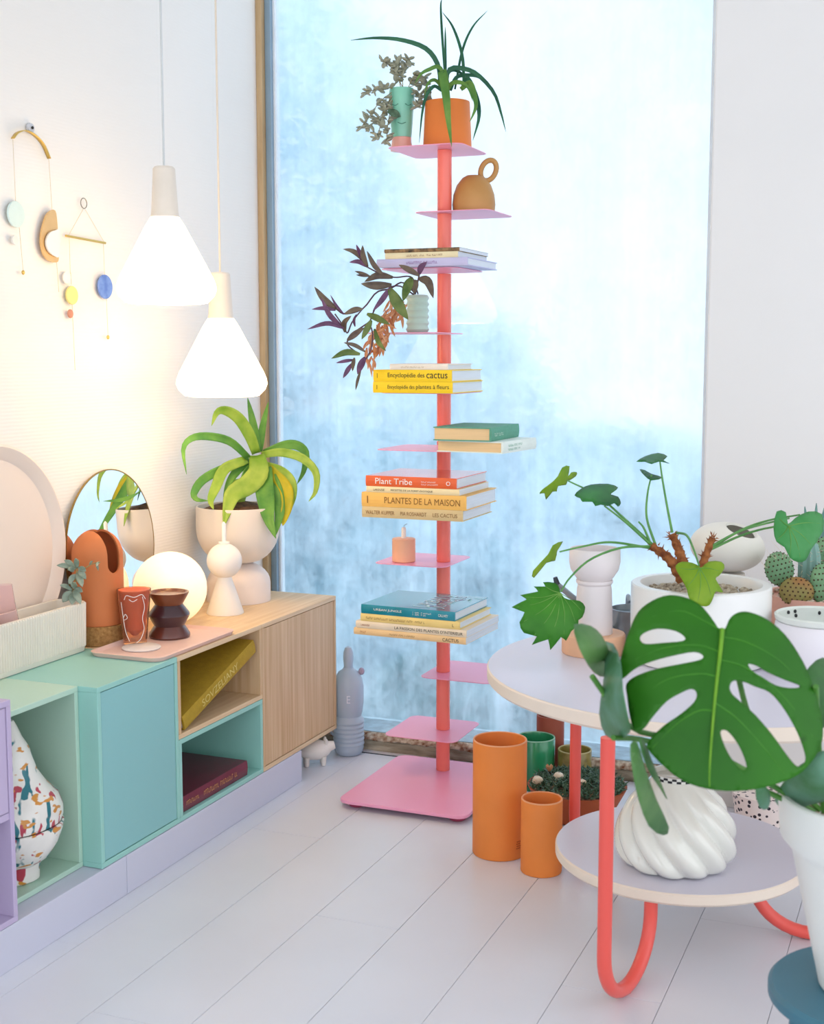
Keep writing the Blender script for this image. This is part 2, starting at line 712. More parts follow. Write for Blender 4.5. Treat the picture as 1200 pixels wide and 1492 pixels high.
def crown_mesh(c, rx, rz, n, size, seed):
    r = random.Random(seed)
    mb = MB()
    for k in range(n):
        while True:
            p = Vector((r.uniform(-1, 1), r.uniform(-1, 1), r.uniform(-1, 1)))
            if .25 < p.length < 1:
                break
        p = Vector((c[0] + p.x * rx, c[1] + p.y * rx * .7, c[2] + p.z * rz))
        a = Vector((r.gauss(0, 1), r.gauss(0, 1), r.gauss(0, .6))).normalized() * size * r.uniform(.6, 1.5)
        b = a.cross(Vector((r.gauss(0, 1), r.gauss(0, 1), r.gauss(0, 1)))).normalized() * size * .35
        mb.add([p - a, p + b, p + a, p - b], [(0, 1, 2, 3)])
    return mb


def garden_tree(label, x, y, h, rx, rz, n, size, mi, seed, name='garden_tree'):
    t = thing(name, label, 'tree', (x, y, -.3), 'trees in the garden behind the window')
    r = random.Random(seed)
    mb = MB()
    mb.tube([(x, y, -.3), (x + .05, y, h * .5), (x - .05, y, h)], [.1, .07, .03], 8)
    part('trunk', mb, m_bark, t)
    for k in range(7):
        z = h * r.uniform(.35, .95)
        a = r.uniform(0, 6.28)
        e = Vector((x + math.cos(a) * rx * .9, y + math.sin(a) * rx * .6, z + rz * r.uniform(.1, .6)))
        part('branch', MB().tube([(x, y, z), ((x + e.x) / 2, (y + e.y) / 2, z + .1), e], [.04, .03, .01], 6), m_bark, t)
    part('crown', crown_mesh((x, y, h), rx, rz, n, size, seed), m_fol[mi], t, smooth=False, stuff=True)
    return t


def tree_at(label, x, y, depth, rx, rz, n, size, mi, seed):
    p = at(x, y, depth)
    garden_tree(label, p.x, p.y, p.z, rx, rz, n, size, mi, seed)


def bush_at(label, x, y, depth, rx, rz, n, size, mi, seed):
    p = at(x, y, depth)
    b = thing('garden_bush', label, 'bush', (p.x, p.y, -.3), 'bushes below the window')
    part('foliage', crown_mesh(p, rx, rz, n, size, seed), m_fol[mi], b, smooth=False, stuff=True)
    part('stem', MB().tube([(p.x, p.y, -.32), (p.x, p.y, p.z)], [.05, .02], 7), m_bark, b)


tree_at('tall snowy tree behind the window near the wooden post', 455, 330, 9.5, .95, 1.75, 2400, .09, 1, 3)
tree_at('blue-green tree low in the garden behind the planter', 470, 800, 8.0, .8, .8, 3000, .08, 0, 4)
tree_at('slim pale tree behind the middle of the pink book tower', 690, 640, 11.5, .9, 1.2, 2000, .09, 1, 5)
tree_at('dim round tree behind the books above the bare pink plates', 640, 900, 7.0, .6, .6, 3000, .07, 0, 6)
tree_at('far pale tree behind the philodendron leaves', 900, 780, 12.5, 1.5, 1.1, 3400, .10, 1, 8)
bush_at('dark low bush behind the lowest pink plates', 640, 1030, 5.6, .29, .26, 3000, .04, 2, 11)
bush_at('dark low bush behind the green and olive vases', 850, 1030, 5.6, .29, .30, 3000, .04, 2, 12)
bush_at('rounded blue-green bush behind the grey bottle', 470, 1060, 5.6, .2, .2, 1600, .04, 0, 13)

# ================================================================== cabinet
XF, ZB, MH = -1.807, .0978, .436
ZT = ZB + MH
TH = .013
m_mint = M('mint_lacquer', '#9ad0c6', rough=.42, var=.015, scale=3)
m_mintpale = M('pale_mint_lacquer', '#b9d9c6', rough=.42, var=.015, scale=3)
m_aqua = M('aqua_door_lacquer', '#8cc3c4', rough=.45, var=.015, scale=3)
m_lilac = M('lilac_lacquer', '#c2b3d2', rough=.5, var=.015, scale=3)
m_plinth = M('lavender_plinth', '#cfd0e0', rough=.5, var=.015, scale=3)


def oak(name, stretch, a='#c9a377', b='#dfc09a'):
    return M(name, a, rough=.5, color2=b, scale=3.2, stretch=stretch, bump=.12, bscale=12)


m_oakv = oak('oak_vertical_grain', (20, 26, .8))
m_oaky = oak('oak_long_grain', (26, .8, 20), '#d8b78c', '#e8cda8')


def module(name, label, y0, y1, z0, z1, xf, mats, door=None, back=True, group=None):
    mt, md = mats
    t = thing(name, label, 'cabinet', ((xf + XW) / 2, (y0 + y1) / 2, z0))
    xb = XW + .006
    part('top_panel', MB().box((xb, y0, z1 - TH), (xf, y1, z1)), mt, t, smooth=False, bevel=.0012)
    part('bottom_panel', MB().box((xb, y0, z0), (xf, y1, z0 + TH)), mt, t, smooth=False, bevel=.0012)
    part('side_panel', MB().box((xb, y0, z0 + TH), (xf, y0 + TH, z1 - TH)), md, t, smooth=False, bevel=.0012)
    part('side_panel', MB().box((xb, y1 - TH, z0 + TH), (xf, y1, z1 - TH)), md, t, smooth=False, bevel=.0012)
    part('back_panel', MB().box((xb, y0 + TH, z0 + TH), (xb + .008, y1 - TH, z1 - TH)), md, t, smooth=False)
    if door:
        part('door', MB().box((xf - .018, y0 + TH + .002, z0 + TH + .002), (xf - .0015, y1 - TH - .002, z1 - TH - .002)), door, t, smooth=False, bevel=.001)
    return t


Y0 = 2.5104
Y1 = Y0 + .344
Y2 = Y1 + .448
Y3 = Y2 + .493
module('aqua_door_module', 'mint cabinet module with a flat aqua door', Y0, Y1 - .001, ZB, ZT, XF, (m_mint, m_mint), m_aqua)
module('oak_open_module', 'low oak open shelf module holding a tilted mustard book', Y1, Y2 - .001, ZB + MH / 2 + .0005, ZT, XF, (m_oaky, m_oakv))
module('mint_open_module', 'low mint open shelf module under the oak shelf', Y1, Y2 - .001, ZB, ZB + MH / 2 - .0005, XF, (m_mint, m_mint))
module('oak_door_module', 'oak cabinet module with a fine-grained oak door', Y2, Y3, ZB, ZT, XF, (m_oaky, m_oakv), m_oakv)
module('pale_mint_open_module', 'set-back pale mint open module holding a painted vase', 2.206, Y0 - .001, ZB, ZT, -1.86, (m_mintpale, m_mintpale))
t = module('lilac_module', 'lilac cabinet module, closed above and open below', 1.78, 2.204, ZB, .582, XF + .002, (m_lilac, m_lilac))
part('shelf_panel', MB().box((XW + .014, 1.78 + TH, .325), (XF - .0015, 2.204 - TH, .34)), m_lilac, t, smooth=False, bevel=.001)
part('door', MB().box((XF - .018, 1.78 + TH + .002, .342), (XF - .0005, 2.204 - TH - .002, .582 - TH - .002)), m_lilac, t, smooth=False, bevel=.001)
single('plinth', MB().box((XW + .01, 1.5, 0), (XF + .002, 2.606, ZB - .001)), m_plinth, 'long lavender plinth panel under the lilac and aqua modules', 'plinth', (XF - .15, 2.05, 0), smooth=False, bevel=.0012)
single('plinth', MB().box((XW + .01, 2.608, 0), (XF + .002, 3.54, ZB - .001)), m_plinth, 'lavender plinth panel ending below the oak door', 'plinth', (XF - .15, 3.07, 0), smooth=False, bevel=.0012)


# ------------------------------------------------------------------ books
m_pages = M('book_pages', '#f1ece0', rough=.8, var=.06, scale=8, stretch=(1, 1, 90))
m_pages_tan = M('aged_pages', '#e8c796', rough=.8, var=.08, scale=8, stretch=(1, 1, 90))
m_pages_blue = M('cool_pages', '#dfe6ee', rough=.8, var=.06, scale=8, stretch=(1, 1, 90))


def book(name, label, O, u, v, L, D, T, cover, pages=None, texts=(), board=.0022, group=None, hard=True, wob=.004):
    """O: corner at spine start, bottom; u along the spine, v from the spine into the book, w up"""
    u = Vector(u).normalized()
    v = Vector(v).normalized()
    wv = u.cross(v)
    fr_ = Matrix(((u.x, v.x, wv.x, O[0]), (u.y, v.y, wv.y, O[1]), (u.z, v.z, wv.z, O[2]), (0, 0, 0, 1)))
    t = thing(name, label, 'book', fr_ @ Vector((L / 2, D / 2, 0)), group)
    b = board if hard else board * .35
    prof = [(0, 0), (D, 0), (D, b), (b * 1.4, b), (b * 1.4, T - b), (D, T - b), (D, T), (0, T), (-.0018, T * .75), (-.0024, T * .5), (-.0018, T * .25)]
    mb = MB()
    k = len(prof)
    vs_ = [fr_ @ Vector((0, p[0], p[1])) for p in prof] + [fr_ @ Vector((L, p[0], p[1])) for p in prof]
    # concave ends are split into three boards' quads
    fs = [(i, (i + 1) % k, k + (i + 1) % k, k + i) for i in range(k)]
    for s in (0, k):
        for q in ((0, 1, 2, 3), (0, 3, 4, 7), (7, 4, 5, 6)):
            fs.append(tuple(s + i for i in (q if s else q[::-1])))
        q = (0, 7, 8, 9, 10)
        fs.append(tuple(s + i for i in (q if s else q[::-1])))
    mb.add(vs_, fs)
    part('cover', mb, cover, t, smooth=False)
    ins = .003 if hard else .0005
    mp = MB().box((ins, b * 1.4, b), (L - ins, D - ins, T - b), fr_)
    part('page_block', mp, pages or m_pages, t, smooth=False)
    for (body, s0, s1, h0, h1, mat_) in texts:
        ff = frame(fr_ @ Vector((L * s0, -.0026, T * h0)), u, -v)
        part('spine_lettering', text_mesh(body, L * (s1 - s0), T * (h1 - h0), ff) if body else scribble(L * (s1 - s0), T * (h1 - h0), ff, int(L * 9999)), mat_, t, smooth=False)
    return t, fr_


ink = M('dark_ink', '#2a2620', rough=.6)
ink_brown = M('brown_ink', '#8a5a24', rough=.6)
ink_white = M('white_ink', '#f7f1ea', rough=.6)
ink_gold = M('gold_foil', '#d9a35c', rough=.35, metal=.5)

# mustard book leaning in the oak shelf (spine towards the room)
m_mus = M('mustard_cloth', '#b09026', rough=.75, var=.08, scale=60, bump=.3, bscale=300)
A_ = onX(272, 1063, XF + .0)
sb = .040
yA = Y1 + TH + .012
zA = ZB + MH / 2 + TH + .003
yB, zB_ = Y2 - TH - .022, zA + .128
uu = Vector((0, yB - yA, zB_ - zA))
Lm = uu.length
uu.normalize()
t, fr_ = book('mustard_book', 'thick mustard cloth book tilted inside the oak shelf', (XF - .006, yA + .012, zA), uu, (-1, 0, 0), Lm - .006, .29, sb, m_mus,
              m_pages, [('SOVZELIANY', .24, .74, .25, .75, M('pale_gold_print', '#d8c36a', rough=.5))], board=.003)
# burgundy book
m_bur = M('burgundy_leatherette', '#6e1f35', rough=.35, var=.1, scale=20, coat=.2)
book('burgundy_book', 'burgundy leatherette book lying in the low mint shelf', (XF - .012, Y1 + TH + .006, ZB + TH + .001), (0, 1, 0), (-1, 0, 0), .352, .26, .042, m_bur,
     m_pages, [(None, .07, .25, .38, .66, ink_gold), (None, .32, .84, .36, .7, ink_gold)], board=.004)

# ------------------------------------------------------------------ book tower
m_pink = M('pink_powder_coat', '#f4a4c2', rough=.34, var=.01, scale=3)
m_coral = M('coral_powder_coat', '#f77f70', rough=.22, var=.01, scale=3)
PX, PY = -1.415, 3.732
tower = thing('book_tower', 'tall pink and coral column shelf with square metal plates', 'shelf', (PX, PY, 0))
PZ = [1.895, 1.712, 1.548, 1.362, 1.183, 1.014, .803, .668, .425, .336, .155]
SH = .0025


def pz_front(y, Yf):
    return onY(600, y, Yf).z


YF = 3.435
ZA = pz_front(388.5, YF)
ZBk = pz_front(573, YF)
ZC = pz_front(658, YF)
ZD = pz_front(757, YF)
ZE = pz_front(932, YF)
plates = [(1.897, -1.442, 3.748), (1.714, -1.373, 3.788), (ZA, -1.40, 3.60), (1.362, -1.46, 3.60), (ZBk, -1.40, 3.60), (ZC, -1.415, 3.60),
          (ZD, -1.41, 3.60), (.676, -1.488, 3.751), (ZE, -1.42, 3.60), (.336, -1.343, 3.76), (.155, -1.446, 3.725)]
for z, cx, cy in plates:
    s = .116
    part('shelf_plate', MB().prism(rrect(cx - s, cy - s - .006, cx + s, cy + s + .006, .028), z - SH, z), m_pink, tower, smooth=False, bevel=.0006)
part('base_plate', MB().prism(rrect(-1.60, 3.355, -1.205, 3.83, .035), .016, .026), m_pink, tower, smooth=False, bevel=.002)
for fx, fy in ((-1.555, 3.40), (-1.245, 3.40), (-1.555, 3.785), (-1.245, 3.785)):
    part('foot', MB().lathe([(.02, 0), (.024, .003), (.024, .016)], (fx, fy, 0), 20), M('dark_pink_foot', '#a33a5a', rough=.5), tower)
zs = sorted([p[0] for p in plates])
lo = .026
for z in zs:
    part('pole_section', MB().lathe([(.0205, lo + .0005), (.0212, lo + .002), (.0212, z - SH - .0005)], (PX, PY, 0), 28), m_coral, tower)
    lo = z

C_ = {}


def spine_book(label, x0, x1, yt, yb, z, cover, texts=(), pages=None, D=.262, yaw=0., name='book', hard=True, T=None, Yf=YF):
    """a book lying with its spine towards the camera; x0..x1, yt..yb: the spine in the photo"""
    a, b = onY(x0, yb, Yf), onY(x1, yb, Yf)
    T = T or (yb - yt) / sc(onY((x0 + x1) / 2, yb, Yf))
    u = Vector((math.cos(yaw), math.sin(yaw), 0))
    v = Vector((-math.sin(yaw), math.cos(yaw), 0))
    L = b.x - a.x
    global LAST
    LAST = (*book(name, label, (a.x, Yf - math.sin(yaw) * L * .5, z), u, v, L, D, T, cover, pages or m_pages_blue, texts, group=None, hard=hard), L, D, T)
    return z + T + .0004


# stack A
z = ZA + .0005
z = spine_book('lilac hardback under two thin books on the third plate', 549, 681, 377.5, 389, z, M('lilac_cover', '#b3b5dc', rough=.45, color2='#c9c4e2', scale=4),
               [(None, .32, .68, .3, .65, M('plum_ink', '#8a5a9a', rough=.6))], D=.25)
z = spine_book('thin cream book with yellowish spine between lilac and dark books', 561, 667, 369.5, 378, z, M('cream_cover', '#e9dcb4', rough=.5, var=.1, scale=9),
               [(None, .3, .8, .3, .62, ink_brown)], D=.24, hard=False)
z = spine_book('thin dark spotted book lying uppermost under the purple plant', 560, 669, 364, 370, z, M('spotted_dark_cover', '#1e1a17', rough=.5, color2='#a8845a', scale=70),
               (), D=.24, hard=False, T=.010)
# stack B
m_yel = M('yellow_cover', '#f6cf1e', rough=.4, var=.02, scale=5)
z = ZBk + .0005
z = spine_book('yellow encyclopedia of flowering plants', 543.5, 659, 556.5, 573, z, m_yel, [('I', .05, .056, .3, .7, ink), ('Encyclopédie des', .19, .53, .26, .7, ink), ('plantes à fleurs', .55, .96, .26, .74, ink)], D=.255)
z = spine_book('yellow encyclopedia of cacti', 544, 658, 539.5, 556.5, z, m_yel, [('I', .05, .056, .3, .7, ink), ('Encyclopédie des', .19, .66, .24, .74, ink), ('cactus', .685, .95, .28, .76, ink)], D=.25)
z = spine_book('thin white book with a dark corner on the yellow encyclopedias', 568, 652, 531.5, 540, z, M('white_cover', '#efe6d6', rough=.5), [(None, .2, .62, .3, .6, M('grey_ink', '#b9a98a'))], D=.2)
# stack C: spine to the right
z = ZC + .0005


def side_book(label, x0, x1, yt, yb, z, cover, pages, texts, Lsp, T, name='book', Yf=YF, rot=0.):
    a, b = onY(x0, yb, Yf), onY(x1, yb, Yf)
    D = b.x - a.x
    u = Vector((math.sin(rot), math.cos(rot), 0))
    v = Vector((-math.cos(rot), math.sin(rot), 0))
    book(name, label, (b.x, Yf + .004, z), u, v, Lsp, D, T, cover, pages, texts, board=.003)
    return z + T + .0004


k_ = sc((-1.2, YF, 1.0))
z = side_book('white hardback with tan page edges under the green book', 631, 731, 641, 658, z, M('white_green_cover', '#e6efe6', rough=.5), m_pages_tan,
              [(None, .15, .55, .55, .75, M('leaf_green_ink', '#4d9c7a')), (None, .15, .5, .22, .42, M('leaf_green_ink', '#4d9c7a'))], .235, 17 / k_, rot=.1)
m_gcl = M('green_cloth', '#5f9f86', rough=.7, var=.06, scale=60, bump=.2, bscale=300)
z = side_book('green cloth hardback with tan page edges', 630, 714, 620, 641, z, m_gcl, m_pages_tan, [(None, .1, .42, .35, .6, M('pale_green_print', '#c6e0cf'))], .25, 20 / k_)
# stack D
z = ZD + .0005
z = spine_book('tan cloth book of cacti, lowest in its stack', 527.5, 674, 741, 757, z, M('tan_cover', '#d9bf8c', rough=.6, var=.04), [('WALTER KUPPER', .04, .33, .32, .66, ink_brown), ('PIA ROSHARDT', .39, .65, .32, .66, ink_brown), ('LES CACTUS', .71, .95, .32, .66, ink_brown)], D=.25)
z = spine_book('thick apricot book of house plants', 527, 679, 720, 741, z, M('apricot_cover', '#f3bd62', rough=.5, var=.02), [('I', .055, .065, .25, .75, ink_brown), ('PLANTES DE LA MAISON', .225, .945, .28, .72, ink_brown)], D=.262)
z = spine_book('thin cream recipe book between apricot and orange books', 534, 669, 712, 721, z, M('pale_cream_cover', '#f4dfae', rough=.5), [('LAROUSSE', .08, .2, .3, .64, ink), ('RECETTES DE LA FORET EXOTIQUE', .27, .72, .3, .64, ink)], D=.25, hard=False)
z = spine_book('orange plant book on top of its stack', 533, 665, 697.5, 713, z, M('orange_cover', '#e8642c', rough=.22, var=.02, coat=.5), [('Plant Tribe', .11, .52, .24, .8, ink_white), (None, .62, .78, .5, .64, ink_white), (None, .62, .8, .26, .4, ink_white), ('O', .89, .935, .3, .7, ink_white)], D=.255)
# stack E
z = ZE + .0005
yw = -.045
z = spine_book('peach softcover cactus book, lowest of the slightly turned stack', 514, 680, 923, 933, z, M('peach_cover', '#f0c992', rough=.5), [(None, .05, .12, .3, .66, M('rust_ink', '#a3522a')), (None, .32, .56, .35, .6, ink_brown), ('CACTUS', .8, .94, .22, .7, ink)], D=.25, yaw=yw, hard=False)
z = spine_book('cream softcover book of indoor plants in the turned stack', 517, 681, 913, 923.5, z, M('pinkish_cream_cover', '#efdcc0', rough=.5), [('LAROUSSE', .05, .13, .35, .6, M('rust_ink', '#a3522a')), ("LA PASSION DES PLANTES D'INTERIEUR", .36, .97, .28, .68, ink)], D=.25, yaw=yw, hard=False)
z = spine_book('thin pale yellow book under the teal book', 524, 671, 901.5, 913, z, M('pale_yellow_cover', '#f3d586', rough=.5), [(None, .06, .66, .34, .64, ink_brown), ('L', .93, .945, .3, .65, ink)], D=.24, yaw=yw)
m_teal = M('teal_jungle_cover', '#0f7f8c', rough=.2, color2='#2b93a8', scale=18, coat=.5)
z = spine_book('glossy teal jungle book on top of the turned stack', 525, 664, 888, 901.5, z, m_teal, [('URBAN JUNGLE', .14, .44, .36, .68, ink_white), (None, .56, .76, .5, .66, ink_white), (None, .56, .7, .28, .44, ink_white), ('CALLWEY', .83, .93, .36, .64, ink_white)], D=.25, yaw=yw)

bk, fb, bL, bD, bT = LAST
for body, u0, v0, wd, ht in (('URBAN', .66, .12, .19, .045), ('JUNGLE', .84, .12, .2, .042)):
    ff = frame(fb @ Vector((bL * u0, bD * v0, bT + .0002)), fb.to_3x3() @ Vector((0, 1, 0)), fb.to_3x3() @ Vector((0, 0, 1)))
    part('cover_title', text_mesh(body, wd, ht, ff), M('pale_cover_print', '#cfe3ea', rough=.3), bk, smooth=False)
for i in range(12):
    r = random.Random(i)
    c_ = fb @ Vector((bL * r.uniform(.55, .97), bD * r.uniform(.1, .9), bT + .0003))
    d = (fb.to_3x3() @ Vector((r.uniform(-1, 1), r.uniform(.2, 1), 0))).normalized()
    mb = MB().ribbon([c_ - d * .02, c_, c_ + d * .02], [.001, .011, .001], 0., face=Vector((0, 0, 1)))
    part('cover_print', mb, M('plum_cover_print', '#6a4a7a', rough=.3) if i % 2 else M('mint_cover_print', '#8fc9c4', rough=.3), bk, smooth=False)

# ================================================================== pendants
m_opal = M('lit_opal_glass', '#fff6e6', rough=.3, emit='#ffd9a6', estr=3.6)
m_cap = M('beige_lamp_cap', '#e4dacc', rough=.5)
m_cord = M('pale_cord', '#cfd2d2', rough=.7)
SH_PROF = [(.088, .0), (.104, .003), (.121, .02), (.127, .036), (.125, .05), (.118, .068), (.05, .196), (.036, .218)]


def pendant(label, P, cordm):
    t = thing('pendant_lamp', label, 'lamp', P)
    inner = [(r - .004, zz + .001) for r, zz in SH_PROF[::-1]]
    part('lamp_shade', MB().lathe(SH_PROF + inner, P, 48, closed=False), m_opal, t, label='lit white opal glass shade')
    part('lamp_cap', MB().lathe([(.0365, .216), (.034, .232), (.030, .30), (.028, .338), (.024, .343), (.004, .345)], P, 32), m_cap, t)
    part('cord', MB().tube([P + Vector((0, 0, .344)), Vector((P.x, P.y, CEIL - .02))], .0028, 8), cordm, t)
    part('ceiling_rose', MB().lathe([(.045, CEIL - .022), (.05, CEIL - .015), (.05, CEIL - .001)], (P.x, P.y, 0), 28), m_cap, t)
    part('bulb', MB().ball(P + Vector((0, 0, .12)), (.03, .03, .04), 16, 10), M('lit_bulb', '#fff3dd', emit='#ffdca8', estr=6.0), t)
    return t


pendant('higher pendant lamp with a flared opal shade beside the wall mobiles', at(243, 443, 3.40), m_cord)
pendant('lower pendant lamp with a flared opal shade above the planter', at(323.5, 578, 3.73), M('warm_pale_cord', '#e4d6c4', rough=.7))


# ================================================================== wall mobiles
XM = XW + .012
m_brass = M('brushed_brass', '#d8b768', rough=.35, metal=1., var=.05)
m_thread = M('cotton_thread', '#d9cdb6', rough=.8)


def wx(x, y, off=0.):
    return onX(x, y, XM + off)


def wdisc(x, y, rpx, t, th=.006, sy=1.):
    """disc lying flat along the wall, centred on pixel"""
    c = wx(x, y)
    r = rpx / sc(c)
    mt = Matrix.Rotation(math.pi / 2, 3, 'Y')
    return MB().lathe([(r * .96, -th / 2), (r, -th / 4), (r, th / 4), (r * .96, th / 2)], c, 36, mat=mt)


zm = zoomed(0, 160, 3.73)
t = thing('wall_mobile', 'brass arch mobile with pale discs hanging on the ribbed wall', 'mobile', wx(45, 195))
arc = [wx(*p) for p in zm([(70, 155), (95, 125), (140, 113), (190, 140), (235, 190), (268, 265)])]
ap = smoothpts(arc, 24)
mb = MB()
for k in range(23):
    a, b = ap[k], ap[k + 1]
mbv, mbf = [], []
for p in ap:
    mbv += [p + Vector((-.006, 0, 0)), p + Vector((.005, 0, 0))]
mbf = [(2 * k, 2 * k + 1, 2 * k + 3, 2 * k + 2) for k in range(23)]
part('brass_arch', MB().add(mbv, mbf), m_brass, t, solid=.0022)
hk = wx(*zm([(172, 98)])[0])
part('hook', MB().lathe([(.0115, -.004), (.0125, 0), (.0115, .004)], hk + Vector((-.004, 0, 0)), 24, mat=Matrix.Rotation(math.pi / 2, 3, 'Y')), M('grey_ceramic', '#c9cbd0', rough=.4), t)
part('hook_screw', MB().ball(hk + Vector((.003, 0, 0)), (.003, .004, .004), 10, 6), M('dark_screw', '#3a3530', rough=.4, metal=.8), t)


def threads(t, *lines):
    for ln in lines:
        part('thread', MB().tube([wx(*p) for p in ln], .0009, 5), m_thread, t)


threads(t, zm([(70, 160), (85, 500)]), zm([(105, 640), (112, 720), (126, 875)]), zm([(265, 268), (290, 650)]), zm([(305, 790), (320, 990)]))
part('mint_disc', wdisc(86 / 3.73, 160 + 568 / 3.73, 19, t), M('pale_mint_ceramic', '#d3e6e0', rough=.35), t)
part('small_disc', wdisc(80 / 3.73, 160 + 708 / 3.73, 7, t), M('pale_ceramic', '#e6e3dc', rough=.4), t)
part('brass_bead', MB().ball(wx(*zm([(126, 884)])[0]), (.004, .005, .006), 10, 6), m_brass, t)
# elongated brass pendant with a white half moon
ol = zm([(290, 548), (255, 560), (228, 610), (215, 680), (222, 760), (250, 815), (290, 828), (262, 780), (255, 740)])
ol = zm([(292, 548), (250, 565), (226, 630), (214, 700), (224, 770), (252, 815), (296, 830), (312, 800), (306, 650)])
pl = [wx(*p) for p in smooth2(ol, 4)]
k = len(pl)
part('brass_oval', MB().add(pl + [p + Vector((.005, 0, 0)) for p in pl], [tuple(range(k)), tuple(range(2 * k - 1, k - 1, -1))] + [(i, (i + 1) % k, k + (i + 1) % k, k + i) for i in range(k)]), M('peach_brass', '#e2bb82', rough=.35, metal=.7), t, smooth=False)
ol = zm([(296, 655), (262, 670), (244, 715), (256, 765), (292, 796), (314, 790), (314, 660)])
pl = [wx(*p, .007) for p in smooth2(ol, 4)]
k = len(pl)
part('half_moon', MB().add(pl + [p + Vector((.005, 0, 0)) for p in pl], [tuple(range(k)), tuple(range(2 * k - 1, k - 1, -1))] + [(i, (i + 1) % k, k + (i + 1) % k, k + i) for i in range(k)]), M('white_porcelain', '#f2ece2', rough=.35), t, smooth=False)

t = thing('wall_mobile', 'brass bar mobile with a yellow and a blue disc on the wall', 'mobile', wx(122, 295))
rg = wx(*zm([(455, 508)])[0])
part('ring', MB().tube([rg + Vector((0, math.cos(a), math.sin(a))) * .0135 for a in [i * math.pi / 12 for i in range(25)]], .0013, 6), M('grey_wire', '#8f877a', rough=.4, metal=.8), t)
part('brass_bar', MB().tube([wx(*p) for p in zm([(358, 684), (572, 724)])], .0032, 10), m_brass, t)
threads(t, zm([(452, 540), (372, 684)]), zm([(462, 540), (566, 720)]), zm([(376, 690), (382, 890)]), zm([(562, 726), (568, 900)]), zm([(578, 1025), (587, 1228)]), zm([(392, 1060), (408, 1415)]), zm([(384, 885), (388, 950)]))
part('yellow_disc', wdisc(390 / 3.73, 160 + 1008 / 3.73, 13.5, t), M('yellow_ceramic', '#efe08a', rough=.35), t)
part('cream_disc', wdisc(362 / 3.73, 160 + 912 / 3.73, 9, t, .004), M('white_porcelain'), t)
part('blue_disc', wdisc(570 / 3.73, 160 + 962 / 3.73, 17.5, t), M('blue_glaze', '#7d9fe0', rough=.25, color2='#4f6fc0', scale=30, coat=.5), t)
part('terracotta_bead', MB().ball(wx(*zm([(382, 1108)])[0]), (.006, .011, .012), 14, 8), M('pink_clay', '#c98a72', rough=.6), t)
part('brass_bead', MB().ball(wx(*zm([(587, 1236)])[0]), (.004, .005, .006), 10, 6), m_brass, t)

# ================================================================== things on the cabinet
ZC_ = ZT + .0006
m_cream = M('cream_ceramic', '#ecdfd0', rough=.55, var=.02, scale=5)
m_whitec = M('matt_white_ceramic', '#efe8e0', rough=.5, var=.02, scale=6)

# bowl planter on a dome foot
B = onZ(348, 874, ZC_)
kk = sc(B)
t = thing('bowl_planter', 'cream bowl planter on a dome foot with a strap-leaved plant', 'plant', B)
rd, hd = 46 / kk, 58 / kk
part('foot', MB().lathe([(rd, 0), (rd, hd * .45)] + [(rd * math.cos(a), hd * .45 + hd * .55 * math.sin(a)) for a in [i * math.pi / 2 / 8 for i in range(1, 8)]] + [(.012, hd)], B, 48), M('pinkish_cream_ceramic', '#eedfd6', rough=.55, var=.02), t)
rb, hb_ = 60 / kk, 82 / kk
z1 = hd - .004
bp_ = [(.03, z1)] + [(rb * .28 + rb * .72 * math.sin(a), z1 + hb_ * .62 * (1 - math.cos(a))) for a in [i * math.pi / 2 / 10 for i in range(1, 11)]] + [(rb * .995, z1 + hb_ * .99), (rb * .985, z1 + hb_), (rb * .95, z1 + hb_), (rb * .94, z1 + hb_ * .9), (.01, z1 + hb_ * .86)]
bowl = part('bowl', MB().lathe(bp_, B, 56), m_cream, t)
m_soil = M('dark_soil', '#3b2a1e', rough=.95, color2='#7a5334', scale=60, bump=1., bscale=120)
zs_ = z1 + hb_ * .9
mb = MB()
mb.lathe([(rb * .93, zs_ - .01), (rb * .9, zs_ + .004), (rb * .6, zs_ + .018), (rb * .25, zs_ + .03), (.002, zs_ + .034)], B, 40, mod=lambda a, z, i: 1 + (.06 * math.sin(7 * a + i) if 0 < i < 4 else 0))
part('soil', mb, m_soil, bowl)
ZP7 = zoomed(250, 560, 4.387)
DB = dep(B)
lm_a = leaf_mat('strap_leaf_lime', '#86b536', '#c8dc62', scale=14, trans=.3)
lm_b = leaf_mat('strap_leaf_green', '#4f9440', '#8ac254', scale=14, trans=.3)
lm_y = leaf_mat('strap_leaf_yellowing', '#a8b52c', '#f0d321', scale=14, trans=.3)
